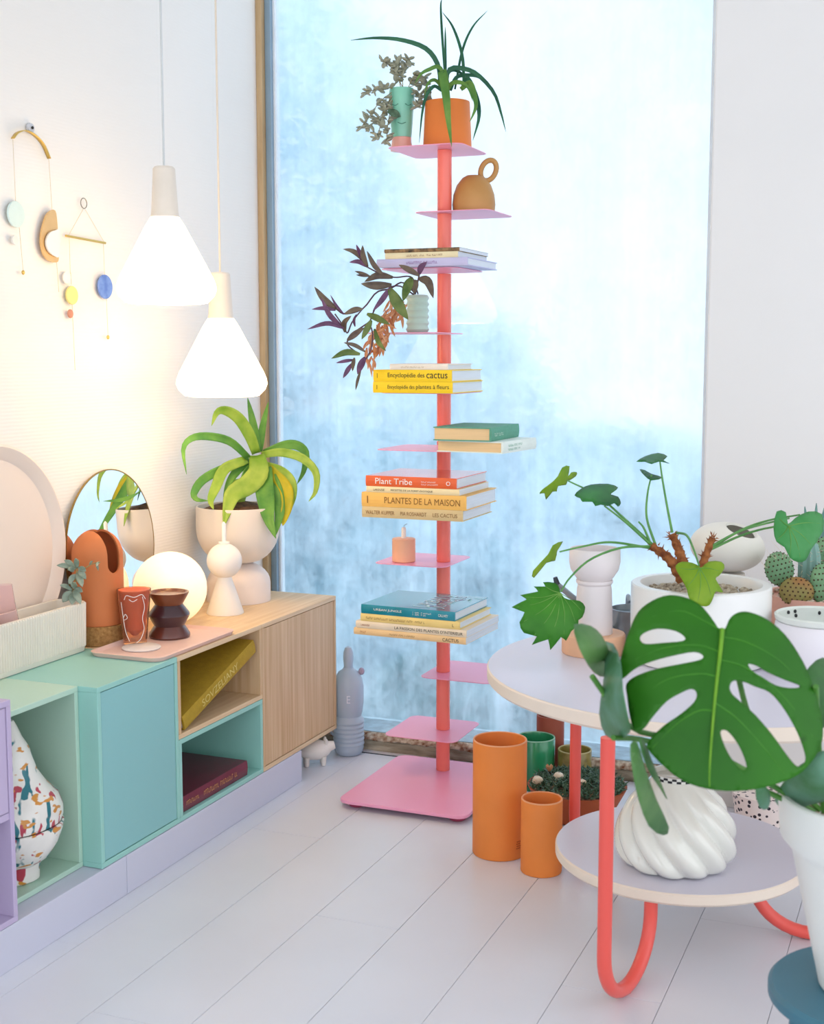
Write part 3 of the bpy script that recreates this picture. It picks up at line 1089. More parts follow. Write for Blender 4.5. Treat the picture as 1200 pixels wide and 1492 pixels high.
for pts, wz, m, d0, d1 in (
    ([(540, 440), (500, 330), (430, 220), (350, 170), (290, 180), (255, 265)], 66, lm_a, -.02, -.14),
    ([(555, 430), (520, 250), (485, 85)], 46, lm_b, .02, .04),
    ([(560, 430), (580, 280), (618, 110)], 42, lm_b, .02, .06),
    ([(490, 470), (380, 370), (260, 335), (140, 340), (75, 410), (95, 575)], 46, lm_b, -.05, -.34),
    ([(580, 450), (700, 435), (830, 470), (920, 560), (920, 680), (875, 750)], 50, lm_a, -.02, -.08),
    ([(590, 440), (720, 390), (800, 390), (855, 440), (845, 550), (800, 640)], 54, lm_b, .03, .06),
    ([(490, 490), (330, 540), (200, 610), (145, 690), (160, 735), (235, 745)], 50, lm_b, -.04, -.27),
    ([(480, 480), (340, 540), (285, 650), (250, 740), (268, 800)], 62, lm_a, -.05, -.22),
    ([(545, 455), (555, 560), (490, 640), (395, 700), (360, 790), (332, 910)], 118, lm_a, -.03, -.17),
    ([(595, 530), (590, 640), (605, 760), (620, 860), (665, 985)], 104, lm_b, -.03, -.16),
    ([(630, 560), (675, 680), (690, 800), (680, 880), (665, 965)], 64, lm_b, -.02, -.14),
    ([(620, 540), (720, 650), (740, 750), (720, 850), (710, 905)], 74, lm_y, -.02, -.11),
    ([(590, 510), (700, 550), (770, 620), (780, 720), (740, 850)], 46, lm_a, .0, -.06),
    ([(500, 490), (430, 540), (370, 620), (330, 720)], 50, lm_b, -.02, -.1),
    ([(540, 470), (480, 560), (440, 660), (400, 740)], 40, lm_b, -.02, -.1)):
    strap_leaf(t, m, ZP7(pts), wz * 1.12 / 4.387, DB + d0 - .01, DB + d1 - .01, fold=.3, base=.75, peak=.3, n=18)
part('leaf_sheath', MB().lathe([(.02, zs_ + .02), (.03, zs_ + .05), (.018, zs_ + .1)], B, 16), lm_a, t)

# candle holder: cone with ball
B = onZ(328, 893, ZC_)
kk = sc(B)
t = thing('candle_holder', 'white cone candle holder with a ball and short taper candle', 'candle holder', B)
part('cone', MB().lathe([(27 / kk, 0), (27 / kk, .003), (9.5 / kk, 54 / kk)], B, 40), m_whitec, t)
part('ball', MB().ball(B + Vector((0, 0, 77 / kk)), (25.5 / kk,) * 3, 32, 18), m_whitec, t)
part('collar', MB().lathe([(8 / kk, 100 / kk), (8 / kk, 104.5 / kk), (4 / kk, 105 / kk)], B, 20), m_whitec, t)
part('candle', MB().lathe([(3.2 / kk, 104 / kk), (3 / kk, 131 / kk), (.6 / kk, 134 / kk)], B, 14), M('candle_wax', '#f6f1ea', rough=.5), t)

# globe lamp
B = onZ(249, 909, ZC_)
kk = sc(B)
t = thing('globe_lamp', 'round opal globe table lamp glowing softly on the cabinet', 'lamp', B)
rg_ = 53 / kk
part('globe', MB().ball(B + Vector((0, 0, rg_ + .0)), (rg_,) * 3, 40, 24), M('opal_globe', '#fbf1e4', rough=.35, emit='#ffd79a', estr=.5), t)
part('base_ring', MB().lathe([(.04, 0), (.04, .008), (.036, .012)], B, 32), M('brushed_brass'), t)

# pink tray
TY0, TY1, TX0, TX1 = 2.778, 3.165, -2.022, -1.815
m_tray = M('blush_tray', '#e6c3b8', rough=.45, var=.02)
t = thing('serving_tray', 'blush pink tray with raised rounded rim on the mint and oak tops', 'tray', ((TX0 + TX1) / 2, (TY0 + TY1) / 2, ZC_))
o1 = rrect(TX0, TY0, TX1, TY1, .03, 8)
o2 = rrect(TX0 - .006, TY0 - .006, TX1 + .006, TY1 + .006, .034, 8)
o3 = rrect(TX0 + .002, TY0 + .002, TX1 - .002, TY1 - .002, .028, 8)
o4 = rrect(TX0 + .010, TY0 + .010, TX1 - .010, TY1 - .010, .024, 8)
k = len(o1)
rings = [(o1, ZC_), (o2, ZC_ + .011), (o3, ZC_ + .0125), (o4, ZC_ + .0045)]
v = [(x, y, z) for oo, z in rings for x, y in oo]
f = [(i + k * j, (i + 1) % k + k * j, (i + 1) % k + k * (j + 1), i + k * (j + 1)) for j in range(3) for i in range(k)]
f += [tuple(range(k - 1, -1, -1))]
part('rim', MB().add(v, f), m_tray, t)
part('tray_bed', MB().prism(o4, ZC_ + .001, ZC_ + .0046), m_tray, t, smooth=False)
ZTR = ZC_ + .0052

# brown stacked candle holder
B = onZ(247, 927, ZTR)
kk = sc(B)
m_brn = M('dark_walnut_gloss', '#4a2622', rough=.28, color2='#6a362a', scale=6, coat=.4)
t = thing('wooden_candlestick', 'dark brown turned candlestick of three stacked cones on the tray', 'candle holder', B)
q = 1 / kk
part('lower_cone', MB().lathe([(29 * q, 0), (30 * q, 2 * q), (29.5 * q, 5 * q), (22 * q, 17 * q)], B, 40), m_brn, t)
part('middle_bead', MB().lathe([(22 * q, 17 * q), (29 * q, 30 * q), (30 * q, 33 * q), (29 * q, 36 * q), (20 * q, 48 * q)], B, 40), M('plum_brown_gloss', '#3d2228', rough=.28, coat=.4), t)
part('upper_cup', MB().lathe([(20 * q, 48 * q), (29 * q, 64 * q), (29 * q, 66 * q), (27 * q, 66 * q), (24 * q, 63 * q), (.5 * q, 63 * q)], B, 40), M('chestnut_gloss', '#7a4227', rough=.3, coat=.3), t)

# orange tumbler with white line drawing
B = onZ(197, 937, ZTR)
kk = sc(B)
q = 1 / kk
t = thing('glass_tumbler', 'orange glass tumbler with a white line drawing on the tray', 'glass', B)
H_ = 80 * q
part('glass', MB().lathe([(16.5 * q, 0), (17 * q, 2 * q), (24.5 * q, H_), (23.3 * q, H_), (15.8 * q, 6 * q), (.2 * q, 6 * q)], B, 44), M('amber_glass', '#f3cdb4', rough=.04, trans=.92, ior=1.15, var=.02), t)
part('liquid', MB().lathe([(4 * q, 12 * q), (14.5 * q, 22 * q), (22.6 * q, 79 * q), (21.8 * q, 79 * q), (.2 * q, 70 * q)], B, 40), M('orange_paint_inside', '#d9622a', rough=.4), t)
mw = M('white_ink')


def on_glass(ang, hh, off=.0012):
    r = 17 * q + (24.5 - 17) * q * hh / H_ + off
    return B + Vector((r * math.cos(ang), r * math.sin(ang), hh))


av = math.atan2(-B.y, -B.x)
for ln in ([(-.7, .85), (-.5, .93), (0, .9), (.5, .94), (.8, .85)], [(-.9, .52), (-.7, .58), (-.55, .52), (-.75, .48), (-.95, .47)], [(.55, .9), (.75, .7), (.6, .5), (.8, .3), (.5, .12), (.1, .05)], [(.2, .86), (-.1, .82), (-.35, .86)], [(-1.0, .8), (-.85, .3), (-.5, .08)]):
    part('line_drawing', MB().tube(smoothpts([on_glass(av + a * .9, h * H_) for a, h in ln], 20), .0009, 5), mw, t)

# coaster
B = onZ(206, 944.5, ZTR)
single('coaster', MB().lathe([(27 / sc(B), 0), (28 / sc(B), .0015), (28 / sc(B), .004), (27 / sc(B), .0052)], B, 44), M('white_ceramic_speckled', '#efeae6', rough=.35, color2='#e0d6d2', scale=20),
       'flat white round coaster lying at the tray edge', 'coaster', B)

# terracotta vase with scooped mouth on a cork disc
B = onZ(141, 934, ZC_)
B.x = max(B.x, XW + .1)
kk = sc(B)
q = 1 / kk
single('cork_stand', MB().lathe([(38 * q, 0), (39 * q, .002), (38.5 * q, 27 * q), (38 * q, 28 * q)], B, 44), M('cork', '#b58a52', rough=.9, color2='#8a6236', scale=120, bump=.5, bscale=300),
       'thick round cork stand under the terracotta vase', 'stand', B)
B2 = B + Vector((0, 0, 28.4 * q))
t = thing('terracotta_vase', 'terracotta cylinder vase with a scooped slit mouth on cork', 'vase', B2)
m_terra = M('terracotta_matt', '#cf7a48', rough=.7, var=.04, scale=8, bump=.1)
R_, Ht = 36.5 * q, 137 * q
prof = [(R_ * .98, 0), (R_, .003)] + [(R_, Ht * .72 * i / 6) for i in range(1, 7)] + [(R_ * math.cos(a), Ht * .72 + Ht * .28 * math.sin(a)) for a in [i * math.pi / 2 / 12 for i in range(1, 12)]] + [(.001, Ht)]
Ri = R_ - .0055
prof += [(.001, Ht - .0055)] + [(Ri * math.cos(a), Ht * .72 + (Ht * .28 - .0055) * math.sin(a)) for a in [i * math.pi / 2 / 12 for i in range(11, 0, -1)]] + [(Ri, Ht * .72 * i / 6) for i in range(6, 0, -1)] + [(Ri, .006), (.001, .006)]
tmp = bpy.data.objects.new('tmp', MB().lathe(prof, (0, 0, 0), 72).mesh('tmp', smooth=False))
COL.objects.link(tmp)
# slot: rounded lower end, running from the axis outwards
aslit = math.radians(-14)
ws, zl = .30 * R_, Ht * .64
ol = [(ws * math.cos(a), zl + ws * 1.1 * math.sin(a)) for a in [math.pi + math.pi * i / 16 for i in range(17)]] + [(ws, Ht * 1.2), (-ws, Ht * 1.2)]
fc = frame((0, 0, 0), Vector((-math.sin(aslit), math.cos(aslit), 0)), Vector((math.cos(aslit), math.sin(aslit), 0)))
cut = bpy.data.objects.new('cut', MB().prism(ol, -R_ * .3, R_ * 1.3, fc).mesh('cut', smooth=False))
COL.objects.link(cut)
bo = tmp.modifiers.new('slot', 'BOOLEAN')
bo.operation = 'DIFFERENCE'
bo.solver = 'EXACT'
bo.object = cut
bpy.context.view_layer.update()
me = bpy.data.meshes.new_from_object(tmp.evaluated_get(bpy.context.evaluated_depsgraph_get()))
me.materials.clear()
bpy.data.objects.remove(tmp, do_unlink=True)
bpy.data.objects.remove(cut, do_unlink=True)
me.polygons.foreach_set('use_smooth', [True] * len(me.polygons))
me.set_sharp_from_angle(angle=math.radians(35))
part_mesh('body', me, m_terra, t)

# round mirror leaning on the wall
MC = Vector((XW + .016, 3.12, ZC_ + .2235))
MR = .222
tilt = .04
mt = Matrix.Rotation(.035, 3, 'Z') @ Matrix.Rotation(math.pi / 2 - tilt, 3, 'Y')
t = thing('round_mirror', 'round frameless mirror leaning on the wall behind the globe lamp', 'mirror', (MC.x, MC.y, ZC_))
mm = M('mirror_silver', '#f4f6f7', rough=.0, metal=1., var=0.)
part('mirror_glass', MB().lathe([(MR - .002, .0), (MR - .002, .0034)], MC, 72, mat=mt), mm, t)
part('brass_edge', MB().lathe([(MR - .0022, -.001), (MR + .001, -.001), (MR + .001, .0038), (MR - .0022, .0038)], MC, 72, mat=mt, closed=False), M('dark_brass_edge', '#a8884a', rough=.35, metal=.9), t)

# large round platter leaning on the wall
PR = .274
PC = Vector((XW + .016, 2.618, ZC_ + PR * 1.003))
mt = Matrix.Rotation(.0, 3, 'Z') @ Matrix.Rotation(math.pi / 2 - .02, 3, 'Y')
single('round_platter', MB().lathe([(.05, -.012), (PR * .86, -.012), (PR * .97, .004), (PR, .016), (PR * .975, .02), (PR * .90, .010), (PR * .86, .002), (.002, .0)], PC, 80, mat=mt), M('cream_platter', '#ecdcce', rough=.5, var=.02, scale=4),
       'large cream round platter with raised rim leaning on the wall', 'platter', (PC.x, PC.y, ZC_))

# fluted planter box
FX1, FX0, FY0, FY1, FH = -2.066, -2.150, 2.30, 2.832, .130
m_flu = M('ivory_fluted_ceramic', '#e9e1d3', rough=.6, var=.02)
t = thing('fluted_planter_box', 'long ivory planter box with fine vertical flutes', 'planter', ((FX0 + FX1) / 2, 2.57, ZC_))


def fluted(off, amp, z):
    ol = rrect(FX0 - off, FY0 - off, FX1 + off, FY1 + off, .02 + off, 10)
    # resample evenly
    P = [Vector((*p, 0)) for p in ol] + [Vector((*ol[0], 0))]
    Ls = [0]
    for a, b in zip(P[:-1], P[1:]):
        Ls.append(Ls[-1] + (b - a).length)
    N = 640
    res = []
    j = 0
    for i in range(N):
        s_ = Ls[-1] * i / N
        while Ls[j + 1] < s_:
            j += 1
        u_ = (s_ - Ls[j]) / max(Ls[j + 1] - Ls[j], 1e-9)
        p = P[j].lerp(P[j + 1], u_)
        tg = (P[j + 1] - P[j]).normalized()
        nn = Vector((tg.y, -tg.x, 0))
        res.append(p + nn * (amp * abs(math.sin(math.pi * i / 5))) + Vector((0, 0, z)))
    return res


rings = [fluted(0, 0, ZC_ + .001), fluted(.003, 0, ZC_ + .012), fluted(.003, 0, ZC_ + .0135), fluted(.000, .0060, ZC_ + .0145), fluted(.003, .0060, ZC_ + FH - .004), fluted(.005, 0, ZC_ + FH), fluted(-.004, 0, ZC_ + FH), fluted(-.006, 0, ZC_ + .06)]
k = 640
v = [p for r_ in rings for p in r_]
f = [(i + k * j, (i + 1) % k + k * j, (i + 1) % k + k * (j + 1), i + k * (j + 1)) for j in range(len(rings) - 1) for i in range(k)]
f += [tuple(range(k - 1, -1, -1)), tuple(range(k * (len(rings) - 1), k * len(rings)))]
part('box_body', MB().add(v, f), m_flu, t, sharp=30)
m_grn = leaf_mat('grey_green_succulent', '#7f9484', '#b5c2ae', scale=40, trans=.15)
m_stem = M('dry_stem', '#9c8a5a', rough=.8)
z8 = zoomed(0, 640, 4)
D0 = dep(onZ(110, 877, ZC_ + FH))
st = [(400, 930), (430, 870), (445, 800), (440, 740), (400, 715)]
part('stem', MB().tube(smoothpts([at(*p, D0 + .0) for p in z8(st)], 12), .0022, 6), m_stem, t)
part('stem', MB().tube(smoothpts([at(*p, D0 - .02) for p in z8([(470, 770), (510, 742), (550, 722), (585, 716)])], 10), .0014, 6), m_stem, t)
for i, (a, b, w_) in enumerate([((440, 755), (330, 735), 30), ((435, 750), (375, 705), 28), ((450, 750), (440, 695), 30), ((455, 755), (500, 770), 30), ((455, 770), (500, 815), 36), ((450, 780), (480, 860), 40), ((440, 790), (400, 845), 34), ((430, 770), (395, 760), 30), ((430, 880), (470, 960), 40), ((420, 890), (365, 950), 50), ((420, 880), (350, 850), 26), ((430, 870), (440, 835), 34), ((435, 880), (480, 890), 34), ((425, 900), (420, 965), 44), ((440, 870), (410, 840), 30), ((560, 722), (572, 765), 14), ((580, 716), (560, 745), 14), ((520, 738), (540, 712), 12)]):
    pa, pb = z8([a, b])
    mid = ((pa[0] + pb[0]) / 2, (pa[1] + pb[1]) / 2 - 2)
    strap_leaf(t, m_grn, [pa, mid, pb], w_ / 4, D0 - .01, D0 - .025 - .01 * (i % 3), fold=.35, n=8, base=.35, peak=.55, solid=.002)

# pink glass carafe in the box
B = Vector((-2.108, onX(9, 900, -2.108).y, ZC_ + .0605))
q = 1 / sc(B) * .78
qz = q * 1.5
t = thing('glass_carafe', 'pale pink tapered glass standing in the fluted planter box', 'glass', B)
part('glass', MB().lathe([(24 * q, 0), (27 * q, 4 * qz), (25 * q, 25 * qz), (17 * q, 56 * qz), (13 * q, 78 * qz), (12 * q, 78 * qz), (16 * q, 56 * qz), (24 * q, 25 * qz), (24 * q, 6 * qz), (.2 * q, 5 * qz)], B, 40), M('pale_pink_glass', '#fbeef4', rough=.03, trans=1., ior=1.08, var=.02), t)

# painted pear vase in the pale mint module
mpv = M('painted_pear_glaze', '#e9e6df', rough=.3, var=.05, scale=20, bump=.5, bscale=25, coat=.3)
nn, ll = mpv.node_tree.nodes, mpv.node_tree.links
bs = nn['Principled BSDF']
cur = bs.inputs['Base Color'].links[0].from_socket
for colr, seed, stretch, thr in (('#b5384a', 3, (46, 46, 17), .70), ('#15707c', 11, (38, 38, 12), .70), ('#cf8b34', 23, (26, 26, 60), .73)):
    tcx = nn.new('ShaderNodeTexCoord')
    mp = nn.new('ShaderNodeMapping')
    mp.inputs['Scale'].default_value = stretch
    mp.inputs['Location'].default_value = (seed, seed * .7, seed * .3)
    nz = nn.new('ShaderNodeTexNoise')
    nz.inputs['Scale'].default_value = 1.0
    nz.inputs['Detail'].default_value = 1.5
    ll.new(tcx.outputs['Object'], mp.inputs[0])
    ll.new(mp.outputs[0], nz.inputs[0])
    mr = nn.new('ShaderNodeMapRange')
    mr.inputs['From Min'].default_value = thr - .1
    mr.inputs['From Max'].default_value = thr - .07
    ll.new(nz.outputs['Fac'], mr.inputs['Value'])
    mixc = nn.new('ShaderNodeMix')
    mixc.data_type = 'RGBA'
    mixc.inputs[7].default_value = (*lin(colr), 1)
    ll.new(mr.outputs[0], mixc.inputs[0])
    ll.new(cur, mixc.inputs[6])
    cur = mixc.outputs[2]
ll.new(cur, bs.inputs['Base Color'])
B = onZ(22, 1281, ZB + TH + .0005)
B.y = max(B.y, 2.206 + TH + .115)
kk = sc(B)
q = 1 / kk
t = thing('painted_pear_vase', 'white pear-shaped lidded vase with red, teal and ochre brush strokes', 'vase', B)
wob = lambda a, z, i: 1 + .025 * math.sin(3 * a + z * 30) + .015 * math.sin(5 * a - z * 50)
yb_ = 1281
part('bowl', MB().lathe([((r_) * q, (yb_ - y_) * q) for r_, y_ in ((30, 1281), (34, 1278), (35, 1262), (37, 1254), (52, 1243), (66, 1222), (72, 1203), (72, 1196), (69, 1195), (60, 1200))], B, 56, mod=wob), mpv, t)
part('lid', MB().lathe([((r_) * q, (yb_ - y_) * q) for r_, y_ in ((68, 1194), (70, 1186), (69, 1174), (63, 1155), (49, 1138), (36, 1117), (31, 1099), (26, 1084), (17, 1069), (10, 1052), (6, 1044), (.3, 1042))], B, 56, mod=wob), mpv, t)

# ================================================================== floor by the window
# grey cactus-like bottle
B = onY(508, 1100, 3.852)
B.z = .0006
kk = sc(B)
q = 1 / kk
m_gry = M('blue_grey_glaze', '#a6b6c6', rough=.4, color2='#b2bccb', scale=5, coat=.2)
t = thing('grey_bottle', 'blue-grey stacked ceramic bottle with ribbed lower half and finger top', 'bottle', B)
lowp = [(17, 0), (20, 3), (22, 10)]
for i in range(6):
    zc = 13 + i * 6.5
    lowp += [(21.6, zc), (22.8, zc + 3.2), (21.8, zc + 6.2)]
lowp += [(20, 54), (18.5, 57)]
part('ribbed_body', MB().lathe([(a * q, b * q) for a, b in lowp], B, 44), m_gry, t)
part('upper_body', MB().lathe([(a * q, b * q) for a, b in ((18.5, 57), (20, 62), (22, 76), (22, 100), (20, 112), (15, 121), (9, 125), (7, 128))], B, 44), m_gry, t)
part('finger_top', MB().lathe([(a * q, b * q) for a, b in ((7, 127), (6.5, 131), (7.5, 140), (7, 150), (4.5, 157), (.2, 159))], B, 28), m_gry, t)
p = B + RT * (19 * q) + Vector((0, 0, 122 * q))
part('knob', MB().ball(p, (4.5 * q, 4.5 * q, 5.5 * q), 14, 8), M('mauve_glaze', '#a99aae', rough=.4), t)
hp = [B - RT * (20 * q) + Vector((0, 0, zz * q)) - RT * (o_ * q) for zz, o_ in ((27, 0), (30, 5), (37, 6.5), (43, 5), (46, 0))]
part('handle', MB().tube(smoothpts(hp, 12), 2.0 * q, 8), m_gry, t)
ffm = frame(B + (EYE - B - Vector((0, 0, HC))).normalized() * (22.3 * q) + Vector((0, 0, 80 * q)) - RT * (2.5 * q), RT, -Vector((FW.x, FW.y, 0)))
part('mark', text_mesh('E', 5 * q, 11 * q, ffm, .0006), M('pale_print', '#dfe1ea'), t, smooth=False)

# white pig figurine
B = onY(458, 1096, 3.70)
B.z = .0006
kk = sc(B)
q = .82 / kk
t = thing('pig_figurine', 'white ceramic pig figurine half hidden behind the plinth', 'figurine', B)
ax = Vector((.82, .57, 0))
bx_ = Vector((-.57, .82, 0))
part('body', MB().ball(B + Vector((0, 0, 27 * q)), (ax * 30 * q, bx_ * 19 * q, Vector((0, 0, 18 * q))), 28, 16), m_whitec, t)
part('snout', MB().tube([B + ax * 22 * q + Vector((0, 0, 31 * q)), B + ax * 36 * q + Vector((0, 0, 34 * q))], [11 * q, 7 * q], 18), m_whitec, t)
for s1, s2 in ((-1, -1), (-1, 1), (1, -1), (1, 1)):
    pp = B + ax * (15 * q * s1) + bx_ * (9 * q * s2)
    part('leg', MB().lathe([(3.6 * q, 0), (4.2 * q, 2 * q), (5 * q, 16 * q)], pp, 14), m_whitec, t)
for s2 in (-1, 1):
    part('ear', MB().ball(B + ax * 20 * q + bx_ * (8 * q * s2) + Vector((0, 0, 42 * q)), (3 * q, 3 * q, 6 * q), 10, 6), m_whitec, t)


def pipe_vase(name, label, x, y, rpx, hpx, mat_, yy=None, wall=.0045, rim=None, base=None):
    B = base or onZ(x, y, .0005)
    kk = sc(B)
    r, h = rpx / kk, hpx / kk
    t = thing(name, label, 'vase', B)
    b = part('body', MB().lathe([(r * .975, 0), (r, .003), (r, h - .002), (r - .001, h), (r - wall, h), (r - wall - .001, h - .003), (r - wall - .001, .012), (.002, .012)], B, 56), mat_, t)
    if rim:
        part('rim', MB().tube([B + Vector(((r - wall / 2) * math.cos(a), (r - wall / 2) * math.sin(a), h + .0003)) for a in [i * math.pi / 28 for i in range(57)]], wall * .52, 6, caps=False), rim, t)
    return t, B, r, h


m_or = M('orange_clay', '#ee8a3e', rough=.6, var=.035, scale=9, bump=.06)
m_orim = M('pale_orange_rim', '#f0a877', rough=.6)
t, B, r, h = pipe_vase('orange_vase', 'tall orange clay cylinder vase beside the pink base', 727, 1241, 39, 168, m_or, rim=m_orim)
# small maker's stamp low on the tall vase
sd = (EYE - B)
sd.z = 0
sd.normalize()
sd = Matrix.Rotation(.75, 3, 'Z') @ sd
ff = frame(B + sd * (r + .0002) + Vector((0, 0, .03)), Vector((-sd.y, sd.x, 0)), sd)
mb = MB()
for i in range(3):
    for j in range(4):
        c_ = ff @ Vector((-.004 + i * .005 + (j % 2) * .001, j * .006, .0003))
        mb.ball(c_, (.0016, .0016, .0016), 6, 4)
part('stamp', mb, M('stamp_brown', '#a8501c', rough=.7), t)
pipe_vase('orange_vase', 'short orange clay cylinder vase in front of the bowl of succulents', 788, 1268, 30, 108, m_or, rim=m_orim)
pipe_vase('green_vase', 'glossy dark green cylinder vase behind the tall orange vase', 780, 1124, 28, 73, M('green_glaze', '#1e7a4e', rough=.22, color2='#2f9462', scale=8, stretch=(3, 3, .5), coat=.5), rim=M('pale_green_rim', '#8fc0a0'), base=Vector((onY(780, 1100, 3.762).x, 3.762, .0005)))
pipe_vase('rust_vase', 'tall rust-brown cylinder vase between the green and olive vases', 801, 1122, 20, 92, M('rust_clay', '#9a4a34', rough=.6, var=.05), base=Vector((onY(801, 1100, 3.866).x, 3.866, .0005)))
pipe_vase('olive_vase', 'small olive-gold cylinder vase behind the table leg', 836, 1124, 24.5, 58, M('olive_glaze', '#77682f', rough=.3, color2='#9a8a48', scale=40, coat=.3), rim=M('olive_rim', '#b3a671'), base=Vector((onY(837, 1100, 3.785).x, 3.785, .0005)))

# bowl of succulents
B = onZ(840, 1188, .0006)
kk = sc(B)
q = 1 / kk
t = thing('succulent_bowl', 'low terracotta bowl crowded with dark green succulents and pale shells', 'plant', B)
R_ = 72 * q
Hb = 46 * q
bowl = part('bowl', MB().lathe([(R_ * .62, 0), (R_ * .68, .004), (R_ * .97, Hb * .9), (R_, Hb), (R_ * .95, Hb), (R_ * .9, Hb * .86), (.003, Hb * .84)], B, 52), M('dark_terracotta', '#a8532e', rough=.7, var=.06), t)
part('mulch', MB().lathe([(R_ * .91, Hb * .84), (R_ * .8, Hb * .96), (R_ * .3, Hb * 1.05), (.003, Hb * 1.06)], B, 40), M('bark_mulch', '#3c2c22', rough=.95, color2='#c4a58a', scale=70, bump=1., bscale=140), t)
r = random.Random(5)
dm = leaf_mat('dark_succulent', '#24442f', '#5f7f63', scale=60, trans=.1)
mb = MB()
for i in range(1500):
    a = r.uniform(0, 6.283)
    rr = R_ * .95 * math.sqrt(r.random())
    c_ = B + Vector((rr * math.cos(a), rr * math.sin(a), Hb * .95 + (1 - (rr / R_) ** 2) * .02 + r.uniform(0, .012)))
    d = Vector((r.gauss(0, 1), r.gauss(0, 1), r.uniform(.1, 1.4))).normalized() * r.uniform(.010, .022)
    s_ = d.orthogonal().normalized() * r.uniform(.0024, .0042)
    s2 = d.cross(s_).normalized() * s_.length
    mb.add([c_ + s_, c_ + s2, c_ - s_, c_ - s2, c_ + d], [(0, 1, 4), (1, 2, 4), (2, 3, 4), (3, 0, 4)])
part('succulent_leaves', mb, dm, t, smooth=False, stuff=True)
m_shell = M('pale_shell', '#ece2d0', rough=.45, color2='#dcc3a0', scale=60)
for x_, y_, rp, mm_ in ((783, 1137, 8, m_shell), (814, 1133, 9.5, m_shell), (847, 1141, 7.5, m_shell)):
    c_ = onZ(x_, y_, Hb + .02)
    part('shell', MB().ball(c_, (rp * q, rp * q * .9, rp * q * .85), 16, 10, fn=lambda a, ph: 1 + .06 * math.sin(4 * ph + a)), mm_, t, label='small pale snail shell')
c_ = onZ(800, 1124, Hb + .03)
for k in range(5):
    a = k * 1.2566
    part('petal', MB().ribbon(smoothpts([c_, c_ + Vector((.006 * math.cos(a), .006 * math.sin(a), .012)), c_ + Vector((.010 * math.cos(a), .010 * math.sin(a), .02))], 6), leafw(6, .007), .3), leaf_mat('peach_bud', '#e8c79a', '#d88f6a'), t, solid=.001)

# patterned pot on the floor behind the table
B = onZ(1112, 1196, .0006)
B.y = min(B.y, YR - .1)
kk = sc(B)
q = 1 / kk
t = thing('patterned_pot', 'white pot with black flecks and terracotta inside behind the round table', 'pot', B)
mpt = M('white_black_flecks', '#efe7e2', rough=.4, var=.02)
nn, ll = mpt.node_tree.nodes, mpt.node_tree.links
vo = nn.new('ShaderNodeTexVoronoi')
vo.inputs['Scale'].default_value = 70
tcx = nn.new('ShaderNodeTexCoord')
ll.new(tcx.outputs['Object'], vo.inputs[0])
mr = nn.new('ShaderNodeMapRange')
mr.inputs['From Min'].default_value = .33
mr.inputs['From Max'].default_value = .37
ll.new(vo.outputs['Distance'], mr.inputs['Value'])
mixc = nn.new('ShaderNodeMix')
mixc.data_type = 'RGBA'
mixc.inputs[6].default_value = (.03, .02, .03, 1)
mixc.inputs[7].default_value = (*lin('#efe0da'), 1)
ll.new(mr.outputs[0], mixc.inputs[0])
ll.new(mixc.outputs[2], nn['Principled BSDF'].inputs['Base Color'])
R_, H_ = 46 * q, 46 * q
part('body', MB().lathe([(R_ * .8, 0), (R_ * .85, .003), (R_, H_), (R_ * .95, H_)], B, 40), mpt, t)
part('inner_pot', MB().lathe([(R_ * .94, H_ * .9), (R_ * .94, H_ - .001), (R_ * .88, H_ - .001), (R_ * .86, H_ * .7), (.002, H_ * .7)], B, 40), M('terracotta_matt'), t)

# ================================================================== things on the tower
# orange pot with a spider-like plant
zt = 1.8975
B = Vector((onY(651.5, 207, PY + .01).x, PY + .01, zt))
kk = sc(B)
q = 1 / kk
t = thing('orange_pot_plant', 'arching narrow-leaved plant in an orange clay pot on the top plate', 'plant', B)
part('pot', MB().lathe([(34 * q, 0), (35.5 * q, 2 * q), (32.5 * q, 66 * q), (32 * q, 67 * q), (29 * q, 67 * q), (28 * q, 58 * q), (.5 * q, 57 * q)], B, 48), M('bright_orange_clay', '#ea8138', rough=.55, var=.03, scale=8), t)
part('soil', MB().lathe([(28.4 * q, 57 * q), (26 * q, 62 * q), (.5 * q, 66 * q)], B, 28), m_soil, t)
z6 = zoomed(500, 0, 4.615)
DB = dep(B + Vector((0, 0, .14)))
lg1 = leaf_mat('spider_leaf_dark', '#1f5a45', '#3f7f5a', scale=12, trans=.25)
lg2 = leaf_mat('spider_leaf_light', '#4f8f3f', '#8fb85a', scale=12, trans=.3)
